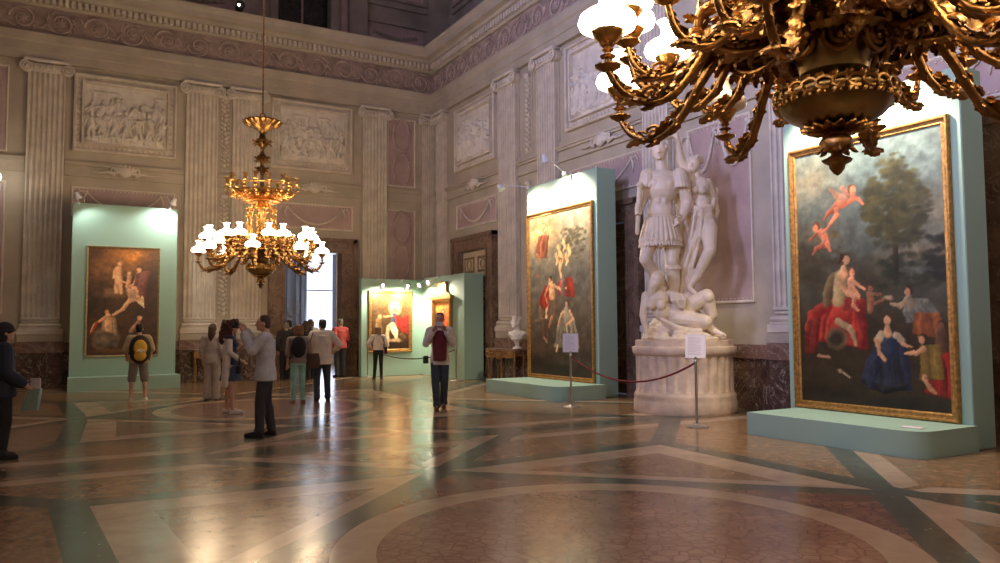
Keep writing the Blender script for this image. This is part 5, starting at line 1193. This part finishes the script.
# ================================================================== PEOPLE
def V3(*a): return Vector(a)
BASE = dict(head=(0, .02, 1.635), neck=(0, -.01, 1.47), chest=(0, 0, 1.29), waist=(0, .0, 1.10), pelvis=(0, 0, .96),
            sR=(.185, 0, 1.42), eR=(.235, -.04, 1.13), wR=(.235, .05, .88), sL=(-.185, 0, 1.42), eL=(-.235, -.04, 1.13), wL=(-.235, .05, .88),
            hR=(.09, 0, .92), kR=(.10, .03, .50), aR=(.105, -.02, .085), hL=(-.09, 0, .92), kL=(-.10, .03, .50), aL=(-.105, -.02, .085), toe=0.)
def person(label, x, y, H, face, pose={}, skin=SKIN, female=False, bulk=1., top=None, bottom=None, shoes=None, hair=None, group=None, fine=True, facing_cam=False, turn=0.):
    s = H/1.755; t = thing('person', label, 'person', (x, y, 0), R(face)-PI/2, group); t.scale = (s, s, s)
    J = dict(BASE); J.update(pose); J = {k: (Vector(v) if hasattr(v, '__len__') else v) for k, v in J.items()}
    vx = .0095 if fine else .013
    b = MB(); hd = J['head']; q = Matrix.Rotation(R(turn), 3, 'Z')
    def hp(a, b_, c): return hd+q@Vector((a, b_, c))
    b.ball(hd+Vector((0, 0, .02)), (.076, .094, .10), 18, q); b.ball(hp(0, .025, -.04), (.058, .068, .075), 16, q); b.cap(hp(0, .09, .015), hp(0, .112, -.018), .011, .017); b.ball(hp(0, .088, -.052), (.026, .016, .011)); b.ball(hp(0, .077, -.085), (.028, .026, .02)); b.ball(hp(0, .082, .032), (.05, .016, .01))
    for sd in (-1, 1): b.ball(hp(sd*.078, -.005, -.005), (.012, .022, .032)); b.cap(hp(sd*.04, .06, -.03), hp(sd*.03, .07, -.02), .02, .02)
    b.cap(J['neck']-Vector((0, 0, .05)), hd+Vector((0, -.015, -.05)), .062, .055)
    w = bulk*(.93 if female else 1.)
    b.chain([J['sR'], J['neck']-Vector((0, 0, .06)), J['sL']], [.062, .08, .062]); b.ball(J['chest'], (.155*w, .10*w, .17)); b.ball(J['waist'], (.13*w, .095*w, .14)); b.ball(J['pelvis'], (.155*w, .11*w, .11))
    for S_ in 'RL':
        sh, el, wr = J['s'+S_], J['e'+S_], J['w'+S_]; k = .9 if female else 1.
        b.chain([sh, el, wr], [.052*k*bulk**.5, .042*k, .028*k])
        d = (wr-el).normalized(); g = J.get('grip'+S_, None); side = Vector((-1 if S_ == 'R' else 1, .25, 0)); side = (side-d*side.dot(d)).normalized(); nn = d.cross(side)
        palm = wr+d*.05; b.chain([wr, palm-side*.0, wr+d*.085], [.026, .034, .032], 8); b.ball(palm+side*.012, .03, 8)
        curl = .9 if g else .35; pn = (Vector((0, 1, 0))-d*d.y).normalized() if abs(d.y) < .9 else Vector((0, 0, 1)); ax = d.cross(pn).normalized()
        for f in range(4):
            o = (f-1.5)*.0185; L = (.066, .078, .073, .058)[f]; p0 = wr+d*.088+ax*o
            d1 = (d*math.cos(curl*.5)+pn*math.sin(curl*.5)); d2 = (d*math.cos(curl*1.6)+pn*math.sin(curl*1.6)); p1 = p0+d1*L*.5; p2 = p1+d2*L*.5
            b.chain([p0, p1, p2], [.0100, .0092, .0082], 6)
        ts = -1 if (ax.dot(Vector((1, 0, 0))) > 0) == (S_ == 'R') else 1
        p0 = wr+d*.03+ax*ts*.022; p1 = p0+d*.03+ax*ts*.026+pn*.012; p2 = p1+d*.032+ax*ts*.004+pn*.012; b.chain([p0, p1, p2], [.014, .012, .0095], 6)
        b.chain([J['h'+S_], J['k'+S_], J['a'+S_]], [.085*bulk, .055, .038]); b.ball(J['k'+S_]*.68+J['a'+S_]*.32+Vector((0, -.025, 0)), (.05, .055, .09))
        ft = J['a'+S_]; b.chain([ft, ft+Vector((0, .10, -.045))], [.036, .03])
    body = b.blob('body', skin, t, vx, 3)
    e = MB()
    for sd in (-1, 1): e.ball(hp(sd*.031, .084, .012), (.013, .009, .007), 8)
    e.build('eyes', MAT['black'], t, True)
    # shoes
    sm, kind = (shoes or (cloth('black_leather', (.03, .025, .022), .4), 'shoe'))[:2]
    for S_ in 'RL':
        ft = J['a'+S_]; z0 = ft.z-.085; m = MB(); a0 = Vector((ft.x, ft.y-.02, z0+.045)); m.chain([a0, Vector((ft.x*1.1, ft.y+.09, z0+.04)), Vector((ft.x*1.2, ft.y+.185, z0+.032))], [.046, .044, .034]); m.box(ft.x*1.1-.042, ft.x*1.1+.042, ft.y-.065, ft.y+.21, z0, z0+.025, .008)
        if kind != 'sandal': m.cap(a0, a0+Vector((0, 0, .05)), .046, .043)
        m.blob('shoe', sm, t, .009, 3)
    # lower garment
    if bottom:
        mat, kd, hem = bottom; m = MB()
        m.loft([(J['pelvis'].x, J['pelvis'].y, .84, .165*w, .125*w), (J['pelvis'].x, J['pelvis'].y, .96, .172*w, .128*w), (J['waist'].x, J['waist'].y, 1.05, .15*w, .115*w)])
        if kd == 'skirt':
            m.loft([(J['pelvis'].x, J['pelvis'].y, hem, .235*w, .2*w), (J['pelvis'].x, J['pelvis'].y, .8, .2*w, .16*w), (J['pelvis'].x, J['pelvis'].y, .98, .165*w, .12*w)])
            for k in range(14): a = 2*PI*k/14; m.cap((J['pelvis'].x+.16*w*math.cos(a), J['pelvis'].y+.13*w*math.sin(a), .9), (J['pelvis'].x+.235*w*math.cos(a), J['pelvis'].y+.2*w*math.sin(a), hem+.02), .015, .022, 6)
        else:
            wide = {'slim': (.092, .066, .052), 'jeans': (.098, .078, .066), 'loose': (.105, .09, .082)}[kd]
            for S_ in 'RL':
                h, kn, an = J['h'+S_], J['k'+S_], J['a'+S_]; end = an+Vector((0, 0, -.01))
                if hem > .2:
                    f = (h.z-hem)/(h.z-kn.z); end = h.lerp(kn, f) if f <= 1 else kn.lerp(an, (kn.z-hem)/(kn.z-an.z)); pts = [h, h.lerp(kn, .5), end] if f <= 1 else [h, kn, end]
                    m.chain([h*1., pts[1], end], [wide[0]*w, wide[0]*.95, wide[0]*.92])
                else:
                    m.chain([h, kn, kn.lerp(an, .5), end], [wide[0]*w, wide[1], (wide[1]+wide[2])/2, wide[2]]); m.ball(kn.lerp(an, .35)+Vector((0, -.02, 0)), (.062, .065, .1)); m.cap(end+Vector((-.01, 0, .01)), end+Vector((.012, .02, .02)), wide[2]*1.03, wide[2], 8)
        m.blob('skirt' if kd == 'skirt' else ('shorts' if hem > .3 else 'trousers'), mat, t, vx, 3)
    # upper garments
    for (nm, mat, sleeve, hem, puff, openf) in top or []:
        m = MB(); z1 = hem; r = .012+puff
        P = J['pelvis']; W_ = J['waist']; C = J['chest']
        def lerpz(z):
            if z >= C.z: return C
            if z >= W_.z: return W_.lerp(C, (z-W_.z)/(C.z-W_.z))
            return P.lerp(W_, (z-P.z)/(W_.z-P.z))
        secs = []
        for z in np.linspace(z1, 1.40, 9):
            c = lerpz(max(z, .9)); base = .165 if z < 1.0 else (.146 if z < 1.15 else (.156 if z < 1.33 else .148)); fl = .02*max(0, (1.05-z)/.3)
            secs.append((c.x, c.y, z, (base+r+fl)*w, (base*.70+r+fl)*w))
        m.loft(secs); m.chain([J['sR']+Vector((-.01, 0, .005)), J['neck']+Vector((0, 0, -.055)), J['sL']+Vector((.01, 0, .005))], [.062+r, .082+r*.6, .062+r])
        if female: 
            for sd in (-1, 1): m.ball(C+Vector((sd*.068, .075, .02)), (.062+r*.5, .055+r*.5, .06))
        for S_ in 'RL':
            sh, el, wr = J['s'+S_], J['e'+S_], J['w'+S_]
            if sleeve <= 0: continue
            if sleeve <= 1: m.chain([sh, sh.lerp(el, sleeve)], [.062+r, .055+r])
            else:
                q_ = el.lerp(wr, sleeve-1); m.chain([sh, el, q_], [.060+r, .050+r, .040+r]); m.cap(q_, q_.lerp(el, .08), .043+r, .043+r, 8)
        if not (nm == 'tank_top'): m.tube([J['neck']+Vector((.068*math.cos(a), .058*math.sin(a)+.008, -.008+(-.02 if math.sin(a) > .3 else .012))) for a in np.linspace(0, 2*PI, 17)], .016, 6)
        g = m.blob(nm, mat, t, vx, 6)
        if openf:
            om, c0 = openf; i = MB(); i.loft([(0, .04+J['waist'].y, .88, .13, .15*w+r), (0, .045+J['waist'].y, 1.2, .13, .135*w+r), (0, .04, 1.36, .12, .125*w+r), (0, .03, 1.43, .06, .10*w+r)]); i.blob(c0, om, t, .01, 2)
    if hair:
        hm, kd = hair; m = MB()
        m.ball(hp(0, -.016, .034), (.083, .094, .094), 16, q); m.ball(hp(0, -.045, -.02), (.068, .058, .07), 14, q)
        if kd == 'short':
            for k in range(40):
                a = rng.rand()*2*PI; z = .02+.06*rng.rand(); m.ball(hp(.066*math.cos(a)*(1-z*3), -.02+.078*math.sin(a)*(1-z*3), z+.03), .022, 6)
        elif kd == 'bob':
            m.ball(hp(0, -.03, .01), (.104, .106, .125), 16, q); m.ball(hp(0, -.05, -.05), (.095, .08, .08), 14, q)
            for k in range(60): a = PI+rng.rand()*PI*1.1-.15; z = -.11+.22*rng.rand(); m.ball(hp(.095*math.cos(a), -.02+.10*math.sin(a), z), .026, 6)
        elif kd == 'curly':
            for k in range(260):
                a = rng.rand()*2*PI; z = -.30+.44*rng.rand(); rr = .13+.07*min(1, (.14-z)/.25); 
                if math.sin(a) > .25 and z < .07: continue
                m.ball(hp(rr*math.cos(a)*rng.uniform(.7, 1.), -.035+rr*math.sin(a)*.9, z), .042, 7)
        elif kd == 'hat':
            m.ball(hp(0, -.01, .05), (.105, .115, .095)); m.lathe([(.09, .02), (.125, .012), (.125, .024), (.09, .035)], 20, Matrix.Translation(hd)@Matrix.Rotation(R(8), 4, 'X')); m.ball(hp(0, -.045, -.04), (.095, .085, .14))
        elif kd == 'long':
            m.chain([hp(0, -.06, 0), hp(0, -.085, -.15), hp(0, -.09, -.28)], [.085, .085, .05]); m.ball(hp(0, -.04, 0), (.095, .09, .11))
        # open the face: nothing in front of the brow
        m.blob('hat' if kd == 'hat' else 'hair', hm, t, .0095, 1)
    return t, J, s
def cam_dir(x, y): return math.degrees(math.atan2(CY-y, CX-x))
HB, HG, HR, HD = cloth('brown_hair', (.06, .03, .018), .6), cloth('grey_hair', (.20, .175, .15), .7), cloth('red_hair', (.075, .020, .012), .6), cloth('dark_hair', (.018, .013, .012), .5)
HL = cloth('ginger_hair', (.30, .14, .06), .65)
JE = cloth('blue_denim', (.045, .055, .068)); DJ = cloth('dark_denim', (.04, .042, .05)); BK = cloth('black_cloth', (.016, .015, .018)); WH = cloth('white_linen', (.66, .60, .54)); NV = cloth('navy_cloth', (.03, .04, .085))
# man in pale blue shirt lifting a camera
fx, fy = -8.25, -12.14
p, J, s = person('man in pale blue shirt and dark jeans raising a camera to his face', fx, fy, 1.68, 160, dict(sR=(.18, .02, 1.42), eR=(.23, .20, 1.30), wR=(.10, .30, 1.54), sL=(-.18, .02, 1.42), eL=(-.24, .16, 1.24), wL=(-.10, .30, 1.50), gripR=1, gripL=1, head=(0, .035, 1.63), kL=(-.10, .06, .50), aL=(-.12, .06, .085), aR=(.13, -.08, .085), kR=(.12, .0, .5)),
    bulk=1.02, top=[('shirt', cloth('pale_blue_shirt', (.52, .53, .58)), 1.85, .80, .014, None)], bottom=(DJ, 'jeans', 0), shoes=(BK, 'shoe'), hair=(HB, 'short'), turn=0)
def held(name, label, cat, build, p, local, rz=0., mat=None, parent=False):
    o = build.build(name, mat, p if parent else None)
    M_ = Matrix.Translation(p.location)@Matrix.Rotation(p.rotation_euler[2], 4, 'Z')@Matrix.Scale(p.scale[0], 4)
    if parent: o.location = local; return o
    o.location = M_@Vector(local); o.rotation_euler = (0, 0, p.rotation_euler[2]+rz); return tag(o, label, cat)
m = MB().box(-.07, .07, -.025, .03, -.035, .05, .008); m.lathe([(.03, 0), (.035, .05), (.03, .055)], 14, Matrix.Translation((0, .02, 0))@Matrix.Rotation(R(-90), 4, 'X'))
held('camera', 'small black camera held up by the man in pale blue shirt', 'camera', m, p, (0, .40, 1.60), 0, MAT['black'])
# woman with red curly hair
p, J, s = person('woman with long curly dark red hair, navy short dress and white cardigan', -8.12, -8.88, 1.62, -20, dict(eR=(.26, .02, 1.16), wR=(.20, .20, 1.02), eL=(-.24, .06, 1.14), wL=(-.13, .24, 1.30), aR=(.12, .07, .085), aL=(-.13, -.10, .085), kL=(-.11, -.02, .5)), female=True,
    top=[('tank_top', NV, 0, .92, .0, None)], bottom=(cloth('blue_skirt', (.075, .10, .17)), 'skirt', .62), shoes=(cloth('white_shoe', (.7, .66, .6)), 'sandal'), hair=(HR, 'curly'))
m = MB(); 
for S_ in (-1, 1):
    m.chain([Vector((S_*.16, -.02, 1.42)), Vector((S_*.19, -.02, 1.2)), Vector((S_*.20, -.04, .9)), Vector((S_*.21, -.05, .55))], [.055, .06, .065, .05])
m.chain([Vector((-.16, -.08, 1.42)), Vector((.16, -.08, 1.42))], [.05, .05]); m.loft([(0, -.10, .52, .22, .07), (0, -.09, .9, .2, .06), (0, -.08, 1.42, .18, .05)])
m.chain([Vector(J['sR']), Vector(J['eR']), Vector(J['wR']).lerp(Vector(J['eR']), .25)], [.062, .055, .05]); m.blob('cardigan', cloth('white_cardigan', (.70, .64, .57)), p, .011, 3)
m = MB().box(-.1, .1, -.04, .04, -.14, .0, .02); m.tube([(-.08, 0, 0), (0, 0, .16), (.08, 0, 0)], .008, 6); held('handbag', 'small dark handbag hanging from the curly haired woman’s arm', 'bag', m, p, (.30, .20, .92), 0, cloth('bag_black', (.02, .02, .025)))
person('person with pale top and long brown hair standing behind curly haired woman', -7.98, -6.1, 1.60, 60, {}, female=True, top=[('blouse', cloth('pale_top', (.50, .43, .38)), 1.5, .86, .01, None)], bottom=(cloth('cream_trousers', (.48, .40, .33)), 'loose', 0), hair=(HB, 'long'), fine=False)
# visitor with yellow backpack
a0 = math.degrees(math.atan2(-1.5-(-5.44), .0))
p, J, s = person('visitor seen from behind with beige shirt, grey shorts and backpack', -9.33, -5.44, 1.60, 88, dict(eR=(.27, -.02, 1.16), wR=(.24, .12, 1.0), eL=(-.27, -.02, 1.16), wL=(-.24, .12, 1.0), aR=(.15, 0, .085), aL=(-.15, 0, .085), kR=(.13, .02, .5), kL=(-.13, .02, .5)),
    top=[('shirt', cloth('beige_check', (.46, .36, .22)), .9, .86, .02, None)], bottom=(cloth('grey_shorts', (.26, .23, .20)), 'loose', .50), shoes=(cloth('white_shoe', (.7, .66, .6)), 'sandal'), hair=(HD, 'short'))
m = MB(); m.ball((0, 0, .22), (.17, .11, .25), 18); m.box(-.15, .15, -.08, .09, .03, .38, .05); bp = m.blob('backpack', cloth('pack_black', (.03, .018, .016)), None, .012, 6)
bp.scale = (1.22, 1.15, 1.22); bp.location = (-9.33-.0, -5.44-.24, .86*s+.02); tag(bp, 'dark red and yellow backpack worn by visitor before left mint stand', 'backpack'); m = MB(); m.ball((0, -.085, .25), (.11, .05, .14), 14); m.ball((0, -.09, .12), (.10, .05, .09), 14); m.blob('front_pocket', cloth('pack_yellow', (.72, .42, .05)), bp, .01, 3)
m = MB(); m.cap((-.05, -.138, .20), (.0, -.142, .22), .014, .014); m.cap((0, -.142, .22), (.05, -.138, .20), .014, .014); m.ball((0, -.14, .19), (.03, .012, .02), 8); m.build('emblem', cloth('pack_emblem', (.8, .74, .6)), bp, True)
# woman in mint trousers
p, J, s = person('woman seen from behind with ginger hair and mint green trousers', -6.61, -7.73, 1.55, 85, dict(eR=(.25, .0, 1.14), wR=(.2, .14, 1.0)), female=True, bulk=1.1, top=[('blouse', cloth('taupe_top', (.30, .24, .21)), 1.2, .90, .012, None)], bottom=(cloth('mint_trousers', (.30, .58, .48)), 'slim', .14), shoes=(cloth('brown_sandal', (.25, .1, .07)), 'sandal'), hair=(HL, 'bob'))
m = MB(); m.ball((0, 0, .2), (.15, .09, .22), 16); m.box(-.13, .13, -.06, .07, .03, .34, .04); bp = m.blob('backpack', BK, None, .012, 5); bp.location = (-6.66, -7.93, .92); tag(bp, 'black rucksack on the back of woman in mint trousers', 'backpack')
m = MB(); m.loft([(0, 0, -.30, .13, .06), (0, 0, -.15, .15, .07), (0, 0, .0, .12, .05)]); m.tube([(-.1, 0, 0), (-.05, -.02, .28), (0, 0, .42)], .012, 6); b2 = m.blob('shoulder_bag', cloth('brown_bag', (.09, .05, .035)), None, .012, 2); b2.location = (-6.33, -7.78, .98); tag(b2, 'brown shoulder bag at the side of woman in mint trousers', 'bag')
# man in white shirt and jeans
person('man seen from behind in loose white shirt and blue jeans, elbow out', -6.08, -7.55, 1.68, 80, dict(eR=(.36, -.03, 1.20), wR=(.30, .16, 1.06), eL=(-.25, .04, 1.14), wL=(-.16, .22, 1.1), aR=(.14, .10, .085), aL=(-.10, -.05, .085), kR=(.12, .07, .5), head=(0.01, .05, 1.62)), bulk=1.14,
    top=[('shirt', cloth('white_shirt', (.80, .71, .62)), 1.55, .78, .02, None)], bottom=(JE, 'jeans', 0), shoes=(BK, 'shoe'), hair=(HD, 'short'), turn=20)
# man in white jacket photographing
p, J, s = person('man walking in cream jacket, dark red shirt and blue jeans holding a phone', -4.70, -10.30, 1.76, cam_dir(-4.7, -10.3)-2, dict(eR=(.25, .06, 1.19), wR=(.11, .20, 1.43), eL=(-.25, .06, 1.19), wL=(-.11, .20, 1.43), gripR=1, gripL=1, kR=(.08, .10, .51), aR=(.05, .12, .085), kL=(-.08, .04, .50), aL=(-.06, -.12, .10), head=(0, .05, 1.63)), skin=SKIN2, bulk=.92,
    top=[('jacket', cloth('cream_jacket', (.62, .56, .48)), 1.8, .80, .008, (cloth('dark_red_shirt', (.14, .016, .022)), 'red_shirt'))], bottom=(JE, 'jeans', 0), shoes=(cloth('tan_leather', (.14, .07, .04)), 'shoe'), hair=(HD, 'short'))
held('phone', 'pale phone held up by the man in cream jacket', 'phone', MB().box(-.075, .075, -.006, .006, -.04, .04, .004), p, (0, .265, 1.545), 0, cloth('phone_shell', (.5, .48, .46)))
m = MB().box(-.05, .05, -.03, .03, -.07, .07, .015); held('camera_pouch', 'black camera pouch at the hip of the man in cream jacket', 'bag', m, p, (.255, .08, .90), 0, MAT['black'])
# woman at the booth
p, J, s = person('woman seen from behind in white top and black trousers at booth', -2.74, -1.95, 1.50, 78, dict(eL=(-.36, -.08, 1.18), wL=(-.20, -.02, 1.04), eR=(.30, -.04, 1.14), wR=(.24, .10, .95), aR=(.11, .0, .085), aL=(-.13, 0, .085)), female=True, bulk=1.08, top=[('top', cloth('bright_top', (.78, .70, .64)), 1.3, .98, .014, None)], bottom=(BK, 'slim', 0), hair=(cloth('blond_hair', (.28, .19, .12), .7), 'bob'))
b = MB(); b.box(-.035, .035, -.1, .1, -.12, .1, .02); b.tube([(0, 0, .1), (-.1, -.06, .35), (-.25, -.05, .55)], .01, 6); held('handbag', 'dark handbag on the shoulder of the woman in white top', 'bag', b, p, (.25, -.04, .98), 0, cloth('plum_bag', (.06, .02, .06)))
# visitor at the left edge
p, J, s = person('visitor in dark hat and navy clothes at the left picture edge', -11.33, -12.44, 1.57, 10, dict(eR=(.24, .02, 1.12), wR=(.20, .22, .96), eL=(-.24, .04, 1.12), wL=(-.14, .24, .96), gripR=1), female=True, bulk=1.12, top=[('jacket', cloth('navy_jacket', (.022, .027, .05)), 1.8, .80, .025, None)], bottom=(BK, 'loose', 0), shoes=(BK, 'shoe'), hair=(BK, 'hat'))
m = MB(); m.prism([(-.15, -.27), (.07, -.25), (.11, .0), (-.04, .02)], -.02, .02)
held('shopping_bag', 'pale mint carrier bag held by the visitor at left edge', 'bag', m, p, (.16, .33, .90), R(40), cloth('mint_bag', (.34, .50, .44)))
m = MB().box(-.08, .08, -.006, .006, -.05, .06, .002); held('leaflet', 'white folded leaflet in the hand of the visitor at left edge', 'leaflet', m, p, (.20, .35, .97), R(30), MAT['paper'])
# crowd at the doorway
CR = [(-5.12, -.85, 1.66, 70, cloth('charcoal', (.03, .028, .03)), BK, HG, 'short', 'grey haired visitor in charcoal at the far left of the doorway crowd'),
      (-4.42, -.75, 1.58, 100, cloth('dusty_top', (.30, .25, .25)), BK, HB, 'bob', 'short brown haired visitor in dusty pink behind ginger haired woman'),
      (-4.95, -.55, 1.70, 92, BK, DJ, HD, 'short', 'man in black jacket at the left of the doorway crowd'),
      (-4.72, .45, 1.74, 95, cloth('dark_grey', (.05, .05, .06)), BK, HG, 'short', 'grey haired man in dark coat deep in the doorway crowd'),
      (-4.62, -1.05, 1.64, 80, cloth('charcoal', (.03, .028, .03)), BK, HB, 'bob', 'woman in charcoal top at left front of doorway crowd'),
      (-4.25, -.25, 1.75, 90, cloth('cream_top', (.60, .52, .45)), JE, HB, 'short', 'visitor in cream shirt with dark strap in the doorway'),
      (-4.02, .55, 1.68, 75, BK, BK, HD, 'bob', 'dark haired visitor in black in the middle of the doorway'),
      (-3.42, -.55, 1.76, 98, cloth('red_shirt', (.50, .075, .07)), DJ, HG, 'short', 'grey haired man in red shirt at right of the doorway'),
      (-3.85, 1.7, 1.72, 60, cloth('brown_jacket', (.12, .08, .06)), BK, HB, 'short', 'visitor in brown jacket inside the next room'),
      (-4.55, 2.2, 1.70, 100, cloth('dusty_top', (.30, .25, .25)), DJ, HL, 'bob', 'ginger haired visitor furthest inside the next room')]
for x, y, H, fc, tm, bm, hm, hk, lab in CR:
    p, J, s = person(lab, x, y, H, fc, dict(eR=(.25, .02, 1.15), wR=(.16, .16, 1.05)) if H > 1.7 else {}, top=[('jacket', tm, 1.7, .86, .02, None)], bottom=(bm, 'jeans', 0), hair=(hm, hk), group='visitors crowding the daylit doorway', fine=False)
